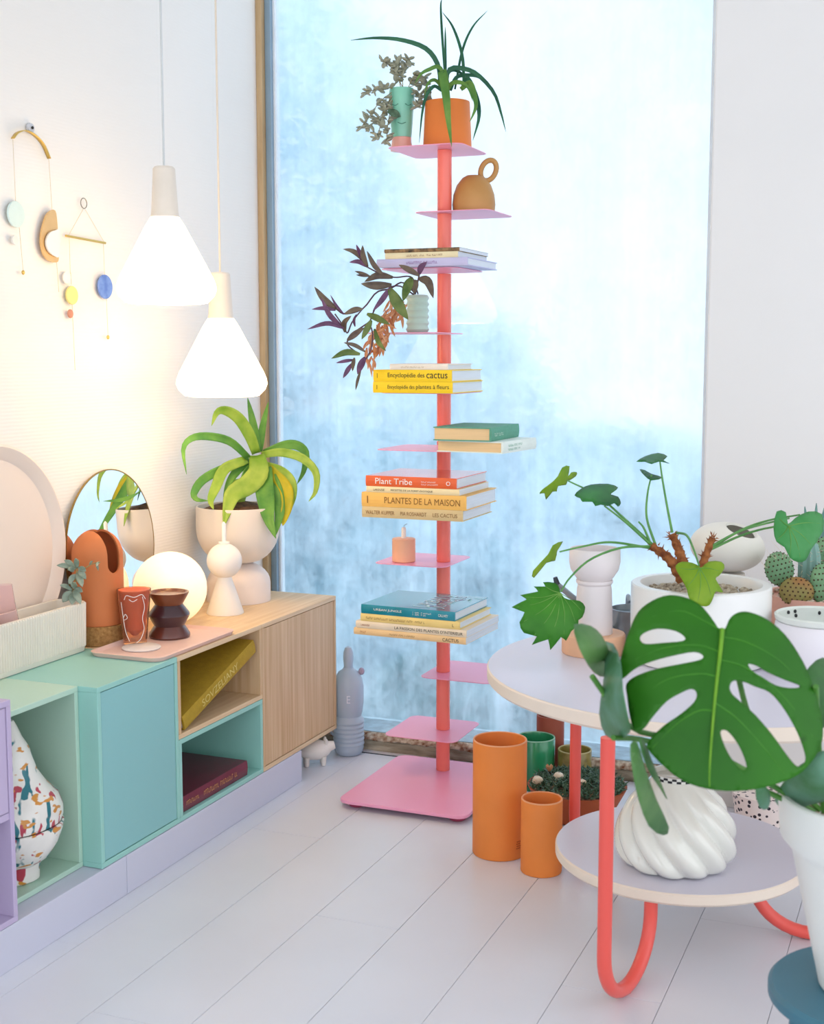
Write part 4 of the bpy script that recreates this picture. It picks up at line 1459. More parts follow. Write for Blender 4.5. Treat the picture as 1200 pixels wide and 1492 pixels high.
for pts, wz, m, d0, d1 in (
    ([(650, 600), (640, 450), (560, 330), (400, 270), (220, 255), (50, 270)], 32, lg1, 0, -.05),
    ([(690, 600), (665, 250), (655, 50), (662, -10)], 16, lg1, 0, .03),
    ([(690, 600), (686, 300), (685, 180)], 14, lg1, .02, .03),
    ([(810, 600), (800, 380), (740, 190), (665, 80)], 20, lg1, 0, .02),
    ([(750, 600), (800, 340), (870, 180), (970, 70)], 16, lg1, .02, .05),
    ([(690, 600), (710, 470), (800, 460), (900, 500), (1010, 620), (1060, 760), (1092, 885)], 30, lg1, -.02, -.04),
    ([(700, 600), (665, 480), (690, 640), (705, 800), (728, 985)], 58, lg2, -.03, -.13),
    ([(800, 600), (830, 530), (870, 600), (905, 700), (910, 800), (870, 945)], 38, lg1, -.03, -.1),
    ([(790, 600), (850, 560), (880, 640), (890, 720), (850, 820)], 38, lg2, -.04, -.11),
    ([(700, 600), (650, 455), (570, 470), (520, 500), (480, 560)], 26, lg2, -.02, -.05),
    ([(660, 610), (610, 580), (560, 640), (530, 760), (510, 960)], 22, lg1, -.04, -.1),
    ([(700, 610), (730, 560), (790, 555), (840, 590), (870, 680)], 28, lg2, -.03, -.09),
    ([(690, 610), (700, 500), (740, 470), (800, 500), (830, 560)], 24, lg1, .0, .05),
    ([(720, 610), (760, 520), (860, 505), (930, 530), (990, 600)], 24, lg1, .0, .03),
    ([(680, 610), (620, 540), (570, 560), (545, 640)], 22, lg2, .0, -.06)):
    strap_leaf(t, m, z6(pts), wz / 4.615, DB + d0, DB + d1, fold=.35, base=.7, peak=.3, n=18)

# mint face vase with a trailing succulent
B = Vector((onY(585, 209, PY - .01).x, PY - .01, zt))
kk = sc(B)
q = 1 / kk
t = thing('mint_face_vase', 'two-tone mint and pink face vase with a grey-green succulent', 'plant', B)
pinkv = M('blush_vase_glaze', '#efb0a0', rough=.35, coat=.3)
mintv = M('mint_vase_glaze', '#86cfb4', rough=.3, var=.03, coat=.4)
part('neck', MB().lathe([(16 * q, 0), (16.5 * q, 2 * q), (14.5 * q, 12 * q), (14.3 * q, 19 * q)], B, 40), pinkv, t)


def facemod(a, z, i):
    av = math.atan2(-B.y, -B.x)
    d = (a - av + math.pi) % (2 * math.pi) - math.pi
    return 1 + .10 * math.exp(-(d / .22) ** 2) * math.exp(-((z - 52 * q) / (9 * q)) ** 2)


part('head', MB().lathe([(14.3 * q, 19.2 * q), (15 * q, 26 * q), (16 * q, 38 * q), (17 * q, 55 * q), (18.5 * q, 68 * q), (19 * q, 78 * q), (17.5 * q, 88 * q), (15.5 * q, 88 * q), (16 * q, 78 * q), (.5 * q, 74 * q)], B, 64, mod=facemod), mintv, t)
for (a, h_, wd) in ((-.55, 63, 5), (.55, 63, 5), (0, 37, 6)):
    av = math.atan2(-B.y, -B.x) + a
    c_ = B + Vector((math.cos(av), math.sin(av), 0)) * (17.6 * q) + Vector((0, 0, h_ * q))
    tg = Vector((-math.sin(av), math.cos(av), 0))
    part('face_line', MB().tube(smoothpts([c_ - tg * wd * q + Vector((0, 0, 1.2 * q)), c_ - Vector((0, 0, .8 * q)), c_ + tg * wd * q + Vector((0, 0, 1.2 * q))], 8), .0011, 5), M('deep_mint_line', '#4f8f7a'), t)
m_suc = leaf_mat('dusty_succulent', '#7f8a74', '#bdb9a4', scale=60, trans=.1)
DB = dep(B + Vector((0, 0, .18)))
r = random.Random(9)
# one plump leaf mesh, shared
lmb = MB()
lmb.ball((0, 0, .5), (.32, .15, .5), 8, 6)
leaf_me = lmb.mesh('succulent_leaf')
leaf_me.materials.append(m_suc)
stems = [[(390, 600), (360, 500), (310, 440), (265, 410)], [(400, 600), (400, 470), (440, 400)], [(430, 600), (480, 510), (540, 520)], [(350, 600), (300, 590), (230, 600), (150, 620)],
         [(340, 610), (250, 680), (190, 760), (125, 850)], [(330, 620), (275, 760), (225, 930)], [(335, 650), (300, 830), (290, 950)], [(460, 600), (510, 650), (505, 720)],
         [(400, 590), (350, 480), (370, 420)], [(340, 630), (250, 780), (150, 860)], [(430, 590), (540, 560), (570, 640)]]
for st in stems:
    P = smoothpts([at(*p, DB - .02 - .03 * (i / len(st))) for i, p in enumerate(z6(st))], 14)
    part('stem', MB().tube(P, .0012, 5), m_stem, t)
    for i in range(3, 14):
        for k in range(2 if i < 12 else 4):
            d = Vector((r.gauss(0, 1), r.gauss(0, 1), r.gauss(.1, .8))).normalized()
            L_ = r.uniform(8, 14) * q
            o = bpy.data.objects.new('leaf', leaf_me)
            COL.objects.link(o)
            o.parent = t
            o.location = P[i] - B
            o.rotation_mode = 'QUATERNION'
            o.rotation_quaternion = d.to_track_quat('Z', 'Y')
            o.scale = (L_,) * 3
strap_leaf(t, leaf_mat('dark_succulent'), z6([(300, 745), (340, 760), (385, 785)]), 11, DB - .055, DB - .06, n=8, base=.4, peak=.6, solid=.002)

# ring-handled jug
B = Vector((onY(690, 300, 3.78).x, 3.78, 1.7148))
kk = sc(B)
q = 1 / kk
m_jug = M('ochre_stoneware', '#b07a3c', rough=.5, color2='#c9985a', scale=6, bump=.15)
t = thing('ring_handled_jug', 'round ochre stoneware jug with a ring handle on the second plate', 'jug', B)
part('body', MB().lathe([(28 * q, 0), (30.5 * q, 2 * q), (31.5 * q, 12 * q), (30 * q, 26 * q), (25 * q, 40 * q), (17 * q, 50 * q), (11 * q, 53.5 * q), (9 * q, 53.5 * q), (8 * q, 48 * q), (.5 * q, 46 * q)], B, 48), m_jug, t)
hc_ = B + RT * (21 * q) + Vector((0, 0, 61 * q))
part('ring_handle', MB().tube([hc_ + RT * (11 * q * math.cos(a)) + Vector((0, 0, 14.5 * q * math.sin(a))) + RT * (3 * q * math.sin(a)) for a in [i * math.pi / 20 for i in range(41)]], 3.9 * q, 12), m_jug, t)

# ribbed pot with the purple trailing plant
B = Vector((onY(608, 482, 3.55).x, 3.55, 1.3625))
kk = sc(B)
q = 1 / kk
t = thing('purple_trailing_plant', 'purple-leaved trailing plant in a ribbed mint pot on the tower', 'plant', B)
prof = [(14 * q, 0)]
for i in range(6):
    prof += [(15 * q, (i * 9 + .8) * q), (17 * q, (i * 9 + 4.5) * q), (15 * q, (i * 9 + 8.4) * q)]
prof += [(13.5 * q, 54 * q), (12.5 * q, 50 * q), (.5 * q, 48 * q)]
part('pot', MB().lathe(prof, B, 40), M('sage_mint_glaze', '#b9d3c4', rough=.4, coat=.2), t)
z5 = zoomed(440, 340, 5.4545)
DB = dep(B)
lp = leaf_mat('purple_leaf', '#5a3a58', '#85587a', scale=30, trans=.15)
lo_ = leaf_mat('olive_purple_leaf', '#5a4a44', '#7f6f58', scale=30, trans=.15)
lgn = leaf_mat('trailing_green_leaf', '#4f6a30', '#7f8f4a', scale=30, trans=.2)
ldry = leaf_mat('dry_orange_leaf', '#e39a5c', '#f6c8a0', scale=40, trans=.3)
m_vine = M('purple_vine', '#5a3f4a', rough=.6)
for st, d1 in (([(920, 480), (870, 350), (740, 350), (640, 330), (520, 270)], -.06), ([(900, 480), (800, 390), (700, 440), (590, 470), (480, 600), (340, 640), (270, 600)], -.1),
               ([(890, 490), (780, 420), (690, 440), (600, 560), (540, 700), (560, 800), (540, 940), (450, 1080)], -.12), ([(480, 600), (400, 700), (360, 790), (330, 740), (260, 640)], -.08), ([(540, 700), (400, 800), (360, 880), (450, 960)], -.1), ([(900, 480), (920, 380), (930, 330)], -.03)):
    k = len(st)
    P = smoothpts([at(*p, DB + (d1 * .3 - .10) * min(1, i / 1.5)) for i, p in enumerate(z5(st))], 22)
    part('stem', MB().tube(P, .0022, 6), m_vine, t)
for i, (pts, wz, m) in enumerate((
    ([(520, 270), (470, 190), (400, 140), (325, 125)], 48, lo_), ([(505, 240), (460, 160), (430, 90)], 38, lp), ([(515, 265), (450, 225), (375, 230)], 42, lp), ([(520, 265), (485, 180), (480, 95)], 48, lo_),
    ([(640, 325), (570, 250), (515, 140)], 46, lo_), ([(720, 350), (600, 335), (495, 385)], 64, lo_), ([(710, 410), (580, 415), (468, 400)], 74, lo_), ([(545, 345), (480, 320), (418, 300)], 30, lo_), ([(530, 340), (480, 335), (430, 330)], 24, lo_),
    ([(930, 335), (850, 290), (768, 250)], 54, lo_), ([(930, 325), (945, 270), (990, 228)], 56, lp), ([(930, 360), (1000, 385), (1042, 515)], 78, lo_), ([(905, 370), (895, 420), (890, 485)], 64, lo_), ([(870, 355), (835, 430), (800, 540)], 86, lgn),
    ([(695, 440), (760, 560), (842, 685)], 104, lgn), ([(275, 600), (180, 530), (98, 425)], 62, lo_), ([(265, 610), (170, 595), (78, 603)], 36, lp), ([(320, 745), (220, 650), (150, 510)], 48, lp), ([(330, 755), (200, 715), (42, 762)], 42, lp),
    ([(340, 640), (420, 605), (485, 600)], 48, lo_), ([(330, 640), (270, 570), (225, 490)], 22, lp), ([(340, 785), (335, 710), (390, 655)], 48, lo_), ([(360, 850), (420, 800), (492, 750)], 56, lo_), ([(420, 740), (412, 690), (432, 640)], 24, lp),
    ([(550, 690), (515, 760), (473, 842)], 58, lgn), ([(515, 640), (600, 675), (695, 725)], 60, lgn), ([(575, 760), (605, 860), (665, 935)], 44, lgn), ([(460, 960), (350, 945), (232, 995)], 58, lgn), ([(410, 1005), (340, 1015), (270, 1030)], 30, lp),
    ([(395, 1035), (360, 1090), (325, 1150)], 42, lp), ([(500, 985), (465, 1050), (440, 1120)], 62, lp), ([(465, 1090), (440, 1170), (425, 1245)], 26, lo_), ([(500, 940), (420, 890), (330, 868)], 36, lo_), ([(415, 990), (405, 1040), (400, 1095)], 36, lo_), ([(700, 430), (640, 520), (560, 620)], 50, lp))):
    strap_leaf(t, m, z5(pts), wz * .88 / 5.4545, DB - .145 - .010 * (i % 5), DB - .16 - .012 * ((i * 3) % 5), fold=.35, n=10, base=.35, peak=.45)
r = random.Random(21)
for i in range(64):
    u_ = r.random()
    x0, y0 = 800 - 260 * u_ + r.uniform(-90, 70), 540 + 420 * u_ + r.uniform(-60, 60)
    a = r.gauss(1.75, .5)
    L_ = r.uniform(70, 150)
    x1, y1 = x0 + L_ * math.cos(a), y0 + L_ * math.sin(a)
    strap_leaf(t, ldry, z5([(x0, y0), ((x0 + x1) / 2 + r.uniform(-12, 12), (y0 + y1) / 2), (x1, y1)]), r.uniform(18, 30) / 5.4545, DB - .05 - r.random() * .05, DB - .06 - r.random() * .06, fold=.5, n=8, base=.3, peak=.4, name='dry_leaf')

# peach candle block with a glass dropper
B = Vector((onY(588, 817, 3.69).x, 3.69, .6765))
kk = sc(B)
q = 1 / kk
t = thing('peach_candle', 'peach cylinder holder with a short white candle on a bare plate', 'candle holder', B)
part('block', MB().lathe([(16 * q, 0), (17 * q, 1 * q), (17 * q, 33 * q), (16 * q, 34 * q), (3.6 * q, 34 * q)], B, 36), M('peach_matt', '#f0b795', rough=.6, var=.02), t)
part('candle', MB().lathe([(3.4 * q, 33 * q), (3.4 * q, 48 * q), (2.4 * q, 50 * q)], B, 16), M('candle_wax'), t)
part('wick', MB().tube([B + Vector((0, 0, 49 * q)), B + Vector((.002, 0, 53 * q)), B + RT * (5 * q) + Vector((0, 0, 55 * q))], .0009, 5), M('grey_wick', '#9aa4a8'), t)

# ================================================================== round two-tier table
TC = Vector((-.495, 2.965, 0))
ZTOP, RTOP = .60, .489
LC = Vector((-.537, 2.945, 0))
ZLOW, RLOW = .185, .283
m_ttop = M('pale_lilac_laminate', '#d9d6e4', rough=.35, var=.01, scale=3)
m_tedge = M('peach_white_edge', '#ecdccb', rough=.45, var=.01)
m_cor = M('coral_table_tube', '#ef5f55', rough=.3, var=.01)
t = thing('round_table', 'two-tier round table with pale tops and coral tube legs', 'table', (TC.x, TC.y, 0))
for nm, c_, z_, R_, th in (('top_disc', TC, ZTOP, RTOP, .033), ('lower_disc', LC, ZLOW, RLOW, .028)):
    d = part(nm, MB().lathe([(R_ - .004, z_ - .001), (R_ - .003, z_), (.002, z_)], c_, 96, closed=False), m_ttop, t)
    part('edge_band', MB().lathe([(.002, z_ - th), (R_ - .006, z_ - th), (R_, z_ - th + .006), (R_, z_ - .004), (R_ - .0035, z_ - .0006)], c_, 96, closed=False), m_tedge, d)
TR_ = .0145


def uleg(Po, Pi, ztop):
    """tube from the top down, round a U and up to the lower disc"""
    Po, Pi = Vector(Po), Vector(Pi)
    wU = (Pi - Po).length
    cm = (Po + Pi) / 2
    d = (Pi - Po).normalized()
    pts = [Vector((Po.x, Po.y, ztop)), Vector((Po.x, Po.y, (ztop + .2) / 2)), Vector((Po.x, Po.y, wU * .75))]
    rz, rv = wU / 2, .112
    zc = TR_ + rv
    pts[2].z = zc + .06
    for k in range(0, 21):
        a = math.pi + math.pi * k / 20
        pts.append(cm + d * (rz * math.cos(a)) + Vector((0, 0, zc + rv * math.sin(a))))
    pts += [Vector((Pi.x, Pi.y, ZLOW - .0275))]
    return MB().tube(pts, TR_, 16)


oN = onZ(879, 1440, .06)
oN = Vector((oN.x, oN.y, 0))
iN = LC + Matrix.Rotation(.06, 3, 'Z') @ (oN - LC).normalized() * .255
part('leg', uleg(oN, iN, ZTOP - .0325), m_cor, t, sharp=60)
aR = math.radians(5)
part('leg', uleg(LC + Vector((math.cos(aR), math.sin(aR), 0)) * .42, LC + Vector((math.cos(aR), math.sin(aR), 0)) * .165, ZTOP - .0325), m_cor, t, sharp=60)
P3 = onY(838, 1100, 3.23)
part('leg', uleg(Vector((P3.x, P3.y, 0)), Vector((P3.x, P3.y, 0)) + (LC - Vector((P3.x, P3.y, 0))).normalized() * .2, ZTOP - .0325), m_cor, t, sharp=60)
part('foot_pad', MB().lathe([(.008, 0), (.009, .004)], (oN + iN) / 2, 14), m_cor, t)

# swirl vase on the lower disc
B = onZ(983, 1256, ZLOW + .0006)
kk = sc(B)
q = 1 / kk
t = thing('swirl_vase', 'glossy white swirl-fluted vase with checkered rim on the lower table disc', 'vase', B)
Hs = 128 * q
pr = [(.72, 0), (.86, .03), (.97, .14), (1.0, .28), (.98, .42), (.9, .58), (.76, .74), (.6, .87), (.48, .96), (.44, 1.0)]
P = smoothpts([Vector((a, b, 0)) for a, b in pr], 44)


def swirl(a, z, i):
    s_ = 11 * a + z / Hs * 15.0
    env = max(0, min(1, (1.0 - z / Hs) * 4)) * (.35 + .65 * min(1, z / Hs * 6 + .5))
    return 1 + .075 * env * (2 * abs(math.sin(s_ / 2)) - 1)


part('body', MB().lathe([(p.x * 82 * q, p.y * Hs) for p in P], B, 220, mod=swirl), M('glossy_white_glaze', '#e9e9df', rough=.06, var=.02, scale=5, coat=1.), t, sharp=80)
rn = .44 * 82 * q
part('neck', MB().lathe([(rn, Hs - .001), (rn, Hs + .012), (rn - .004, Hs + .012), (rn - .005, Hs - .03), (.002, Hs - .03)], B, 48), M('glossy_white_glaze'), t)
mk, mkw = M('black_check', '#17171a', rough=.3), M('white_check', '#f2f0ea', rough=.3)
for k in range(36):
    for j in range(2):
        if (k + j) % 2:
            continue
        a0, a1 = 2 * math.pi * k / 36, 2 * math.pi * (k + 1) / 36
        rr = rn + .0006
        v = [B + Vector((rr * math.cos(a), rr * math.sin(a), Hs + .001 + h_)) for a, h_ in ((a0, j * .005), (a1, j * .005), (a1, j * .005 + .005), (a0, j * .005 + .005))]
        part('rim_check', MB().add(v, [(0, 1, 2, 3)]), mk, t, smooth=False, solid=.0006)

ZTT = ZTOP + .0006
# two-tone vase
B = onZ(864, 950, ZTT)
kk = sc(B)
q = 1 / kk
t = thing('goblet_vase', 'white goblet vase on a wide peach base on the table', 'vase', B)
part('base', MB().lathe([(45 * q, 0), (46 * q, 2 * q), (46 * q, 27 * q), (44.5 * q, 29 * q), (10 * q, 29 * q)], B, 56), M('apricot_matt', '#f0bd98', rough=.6, var=.02), t)
wv_ = M('pearl_white_ceramic', '#ece4e4', rough=.55, var=.02)
part('column', MB().lathe([(27 * q, 27 * q), (27.5 * q, 30 * q), (26.5 * q, 60 * q), (25 * q, 94 * q), (24 * q, 100 * q), (26.5 * q, 103 * q), (26.5 * q, 107 * q)], B, 48), wv_, t)
part('cup', MB().lathe([(24 * q, 107 * q), (28 * q, 112 * q), (34.5 * q, 122 * q), (37 * q, 134 * q), (36.5 * q, 151 * q), (35.5 * q, 153 * q), (33.5 * q, 153 * q), (34 * q, 140 * q), (.5 * q, 118 * q)], B, 48), wv_, t)

# white planter with gravel and philodendron
B = onZ(1018, 960, ZTT)
kk = sc(B)
q = 1 / kk
t = thing('philodendron_planter', 'philodendron with long stems in a white planter topped with gravel', 'plant', B)
R_, H_ = 100 * q, 112 * q
m_wp = M('white_planter_glaze', '#eeeeea', rough=.35, var=.01, coat=.2)
pot = part('pot', MB().lathe([(R_ * .95, 0), (R_ * .985, .004), (R_, H_ * .5), (R_, H_ - .003), (R_ - .003, H_), (R_ * .87, H_), (R_ * .85, H_ - .004), (R_ * .84, H_ * .84), (.003, H_ * .84)], B, 72), m_wp, t)


def gravel(parent, B, R, z, n, s, m, seed, dome=.004):
    r = random.Random(seed)
    mb = MB()
    for i in range(n):
        a = r.uniform(0, 6.283)
        rr = R * math.sqrt(r.random())
        c_ = Vector((B.x + rr * math.cos(a), B.y + rr * math.sin(a), z + r.uniform(-.2, .5) * s + dome * (1 - (rr / R) ** 2)))
        e = r.uniform(.6, 1.3) * s
        rot = Matrix.Rotation(r.uniform(0, 3), 3, 'Z')
        mb.ball(c_, (rot @ Vector((e, 0, 0)), rot @ Vector((0, e * .75, 0)), Vector((0, 0, e * .6))), 6, 4)
    return part('gravel', mb, m, parent, stuff=True)


m_grav = M('mixed_gravel', '#8a7a66', rough=.8, color2='#d6c9b2', scale=110)
gravel(pot, B, R_ * .83, B.z + H_ * .86, 620, .0062, m_grav, 31)
DB = dep(B)
m_st = leaf_mat('philo_stem', '#4f8f4a', '#6fa85a', trans=.1)
m_barkp = M('shaggy_bark', '#6f3a20', rough=.95, color2='#b0703f', scale=60, bump=1., bscale=160)
for pts, rad in (([(995, 846), (975, 815), (948, 795)], 9), ([(1000, 846), (992, 812), (979, 778)], 9), ([(1018, 846), (1026, 815), (1038, 783)], 7.5)):
    P = smoothpts([at(*p, DB - .01) for p in pts], 16)
    mb = MB().tube(P, [rad / kk * (1 - .4 * i / 15) * (1 + .18 * math.sin(i * 2.3)) for i in range(16)], 12)
    tk = part('trunk', mb, m_barkp, t)
    r = random.Random(int(rad * 7))
    mb = MB()
    for i in range(60):
        p = P[r.randrange(16)]
        d = Vector((r.gauss(0, 1), r.gauss(0, 1), r.gauss(.4, 1))).normalized()
        a, b = p + d * (rad * .7 / kk), p + d * (rad * r.uniform(1.1, 2.0) / kk)
        s_ = d.orthogonal().normalized() * .0025
        mb.add([a - s_, a + s_, b], [(0, 1, 2)])
    part('bark_fibres', mb, m_barkp, tk, smooth=False, stuff=True)
for pts, d1 in (([(950, 796), (905, 798), (860, 815), (830, 842), (817, 862)], -.12), ([(950, 799), (890, 790), (850, 796), (815, 804)], -.04), ([(952, 795), (905, 752), (870, 722), (826, 700)], .02), ([(946, 792), (910, 760), (880, 737)], -.03),
                ([(955, 795), (942, 755), (943, 720), (949, 692)], .03), ([(979, 776), (972, 740), (965, 700), (961, 672)], .0), ([(985, 776), (1000, 780), (1010, 800), (1018, 824)], -.17), ([(1036, 796), (1075, 775), (1110, 764), (1150, 755)], -.05),
                ([(1036, 798), (1080, 772), (1120, 758), (1165, 750)], .02), ([(1036, 800), (1080, 780), (1125, 768), (1185, 762)], .05), ([(948, 794), (938, 770), (930, 760)], -.01)):
    k = len(pts)
    P = smoothpts([at(*p, DB - .01 + d1 * i / (k - 1)) for i, p in enumerate(pts)], 16)
    part('stalk', MB().tube(P, [.0032 * (1 - .4 * i / 15) for i in range(16)], 7), m_st, t)
pl1 = leaf_mat('philo_green', '#2f7d1c', '#4f9f2c', scale=10, trans=.35)
pl2 = leaf_mat('philo_lime', '#7fae22', '#a8c63a', scale=12, trans=.4)
pl3 = leaf_mat('philo_deep', '#1d5f33', '#3c8a3c', scale=12, trans=.2)
z4 = zoomed(740, 650, 4.813)
zq = zoomed(740, 640, 2.609)


def dfun(x0, y0, d, gx, gy, cup):
    return lambda x, y: d + gx * (x - x0) / 100 + gy * (y - y0) / 100 + cup * (((x - x0) / 100) ** 2 + ((y - y0) / 100) ** 2)


fA = dfun(800, 895, DB - .13, .03, -.05, .1)
lA = blade(t, pl1, z4([(330, 960), (245, 955), (262, 985), (180, 985), (210, 1020), (85, 1045), (130, 1075), (25, 1130), (115, 1165), (80, 1235), (110, 1310), (200, 1335), (165, 1395), (280, 1355), (295, 1430), (370, 1340), (405, 1365), (440, 1300), (490, 1255), (492, 1220), (520, 1200), (540, 1130), (500, 1085), (430, 1078), (375, 1050), (360, 1000)]),
      fA)
blade(t, pl2, z4([(430, 140), (380, 150), (350, 210), (300, 260), (240, 305), (220, 335), (255, 330), (265, 375), (310, 320), (340, 318), (350, 280), (405, 272), (415, 240), (430, 240), (475, 210), (480, 182), (442, 185), (420, 215)]), dfun(815, 700, DB + .01, .25, .1, .2), step=5)
blade(t, pl3, z4([(465, 345), (510, 300), (580, 270), (700, 265), (770, 290), (740, 320), (720, 340), (770, 355), (790, 400), (770, 425), (745, 400), (700, 420), (650, 410), (610, 420), (590, 390), (520, 390), (505, 365)]), dfun(870, 720, DB - .04, .05, -.28, .2), step=6)
blade(t, pl3, zq([(488, 85), (520, 65), (570, 52), (605, 65), (590, 80), (612, 92), (575, 84), (545, 94), (520, 85)]), dfun(950, 667, DB, .05, -.5, .2), step=4)
blade(t, pl3, zq([(500, 115), (520, 118), (545, 132), (588, 146), (545, 156), (520, 140)]), dfun(948, 692, DB + .03, .05, -.4, .2), step=4)
blade(t, pl2, zq([(208, 388), (170, 403), (152, 438), (95, 500), (98, 527), (145, 470), (178, 462), (186, 425)]), dfun(798, 812, DB - .05, .3, .1, .2), step=4)
fG = dfun(1020, 850, DB - .19, .02, -.06, .12)
lG = blade(t, pl2, zq([(725, 482), (700, 470), (660, 466), (637, 480), (640, 500), (660, 532), (680, 572), (690, 610), (735, 634), (765, 630), (780, 598), (790, 578), (817, 582), (788, 532), (800, 520), (822, 490), (810, 466), (762, 465), (735, 488)]), fG)
fH = dfun(1160, 780, DB - .08, .06, -.06, .15)
lH = blade(t, leaf_mat('philo_blue_green', '#3f9a4a', '#5fae6a', scale=12, trans=.3), zq([(1020, 275), (1055, 278), (1063, 322), (1090, 300), (1140, 275), (1192, 285), (1196, 350), (1150, 420), (1130, 460), (1100, 467), (1070, 450), (1050, 410), (1020, 390), (1008, 340)]), fH)
PH = [(lA, (816, 864), z4([(262, 985), (110, 1060), (60, 1130), (110, 1230), (180, 1330), (285, 1370), (390, 1320), (470, 1230), (510, 1150)]), fA),
      (lG, zq([(728, 490)])[0], zq([(650, 490), (680, 560), (720, 615), (770, 590), (800, 500)]), fG),
      (lH, zq([(1066, 330)])[0], zq([(1030, 300), (1025, 380), (1070, 440), (1110, 450), (1150, 400), (1185, 320)]), fH)]

for lf, a_, tips, fn in PH:
    for tip in tips:
        mid_ = ((a_[0] + tip[0]) / 2 + (tip[1] - a_[1]) * .06, (a_[1] + tip[1]) / 2 - (tip[0] - a_[0]) * .06)
        P = smoothpts([at(*p, fn(*p) - .0012) for p in (a_, mid_, tip)], 9)
        part('vein', MB().tube(P, [.0011 * (1 - .7 * i / 8) for i in range(9)], 5), leaf_mat('philo_vein', '#5f9a3a', '#7fb052', trans=.1), lf)

# watering can
B = onZ(922, 929, ZTT)
kk = sc(B)
q = 1 / kk
m_zinc = M('galvanised_zinc', '#8f989e', rough=.4, metal=.85, color2='#aab3b8', scale=20)
t = thing('watering_can', 'small galvanised watering can with a long spout behind the planter', 'watering can', B)
part('can_body', MB().lathe([(32 * q, 0), (33 * q, 1 * q), (32.5 * q, 42 * q), (33.5 * q, 43.5 * q), (32 * q, 44 * q), (31 * q, 36 * q), (.5 * q, 32 * q)], B, 44), m_zinc, t)
s0 = B - RT * (29 * q) - FW * .02 + Vector((0, 0, 8 * q))
s1 = B - RT * (118 * q) - FW * .10 + Vector((0, 0, 82 * q))
part('spout', MB().tube([s0, s0.lerp(s1, .5), s1], [7 * q, 5 * q, 4 * q], 14), m_zinc, t)
part('spout_tip', MB().tube([s1, s1 - RT * 3 * q + Vector((0, 0, 10 * q))], [4.2 * q, 3 * q], 12), M('dark_zinc', '#4a4f54', rough=.5, metal=.7), t)
hp = [B + RT * (30 * q) + Vector((0, 0, 50 * q)), B + RT * (52 * q) + FW * .03 + Vector((0, 0, 60 * q)), B + RT * (58 * q) + FW * .04 + Vector((0, 0, 35 * q)), B + RT * (34 * q) + FW * .02 + Vector((0, 0, 12 * q))]
part('handle', MB().tube(smoothpts([B + FW * .062 + Vector((0, 0, 50 * q)), B + FW * .09 + Vector((0, 0, 58 * q)), B + FW * .095 + Vector((0, 0, 30 * q)), B + FW * .062 + Vector((0, 0, 10 * q))], 14), 3 * q, 8), m_zinc, t)

# pebble-shaped vase on a low stand
B = onZ(1056, 918, ZTT)
kk = sc(B)
q = 1 / kk
single('vase_stand', MB().lathe([(30 * q, 0), (31 * q, 1 * q), (26 * q, 84 * q), (25 * q, 85 * q)], B, 36), m_whitec, 'plain white round stand hidden behind the philodendron planter', 'stand', B)
B2 = B + Vector((0, 0, 85.5 * q))
t = thing('pebble_vase', 'rounded white pebble vase with an oval mouth behind the planter', 'vase', B2)
ca = B2 + Vector((0, 0, 37 * q))
ex = (RT * math.cos(.12) - Vector((0, 0, 1)) * math.sin(.12)) * (54 * q)
ez = (Vector((0, 0, 1)) * math.cos(.12) + RT * math.sin(.12)) * (36 * q)
fwh = Vector((FW.x, FW.y, 0)).normalized()
ey = fwh * (44 * q)
v, f = [], []
seg, rings = 48, 28
mc = (Vector((.26, -.42, .86))).normalized()
import itertools
mouth = []
for inner in (0, 1):
    s_ = 1 - .1 * inner
    for i in range(rings + 1):
        ph = math.pi * i / rings                  # 0 at the mouth axis
        for k in range(seg):
            a = 2 * math.pi * k / seg
            ph2 = .47 + (math.pi - .47) * i / rings
            t1 = mc.orthogonal().normalized()
            t2 = mc.cross(t1)
            d = mc * math.cos(ph2) + (t1 * math.cos(a) + t2 * math.sin(a)) * math.sin(ph2)
            v.append(ca + (ex * d.x + ey * d.y + ez * d.z) * s_)
n1 = (rings + 1) * seg
for inner in (0, 1):
    for i in range(rings):
        for k in range(seg):
            k2 = (k + 1) % seg
            qd = tuple(inner * n1 + w_ for w_ in (i * seg + k, (i + 1) * seg + k, (i + 1) * seg + k2, i * seg + k2))
            f.append(qd[::-1] if inner else qd)
f += [(k, (k + 1) % seg, n1 + (k + 1) % seg, n1 + k) for k in range(seg)]
part('body', MB().add(v, f), M('eggshell_ceramic', '#ece8dd', rough=.5, var=.02), t, sharp=50)

# cactus pot
B = onZ(1192, 930, ZTT)
kk = sc(B)
q = 1 / kk
t = thing('cactus_pot', 'blush pink pot with prickly pear cacti and pale gravel', 'plant', B)
R_, H_ = 76 * q, 66 * q
pot = part('pot', MB().lathe([(R_ * .9, 0), (R_ * .94, .003), (R_, H_), (R_ * .93, H_), (R_ * .92, H_ * .9), (.002, H_ * .9)], B, 56), M('blush_clay', '#e3ae9c', rough=.6, var=.02), t)
gravel(pot, B, R_ * .9, B.z + H_ * .93, 320, .0058, M('pale_gravel', '#b3a08c', rough=.8, color2='#e0d4c2', scale=110), 37)
DB = dep(B)
m_cac = M('cactus_pad', '#5f8a64', rough=.6, color2='#7fa67a', scale=25)
m_cac2 = M('rusty_cactus_pad', '#6f8a4a', rough=.6, color2='#9a6a3a', scale=12)
m_are = M('areole_brown', '#4a3526', rough=.9)
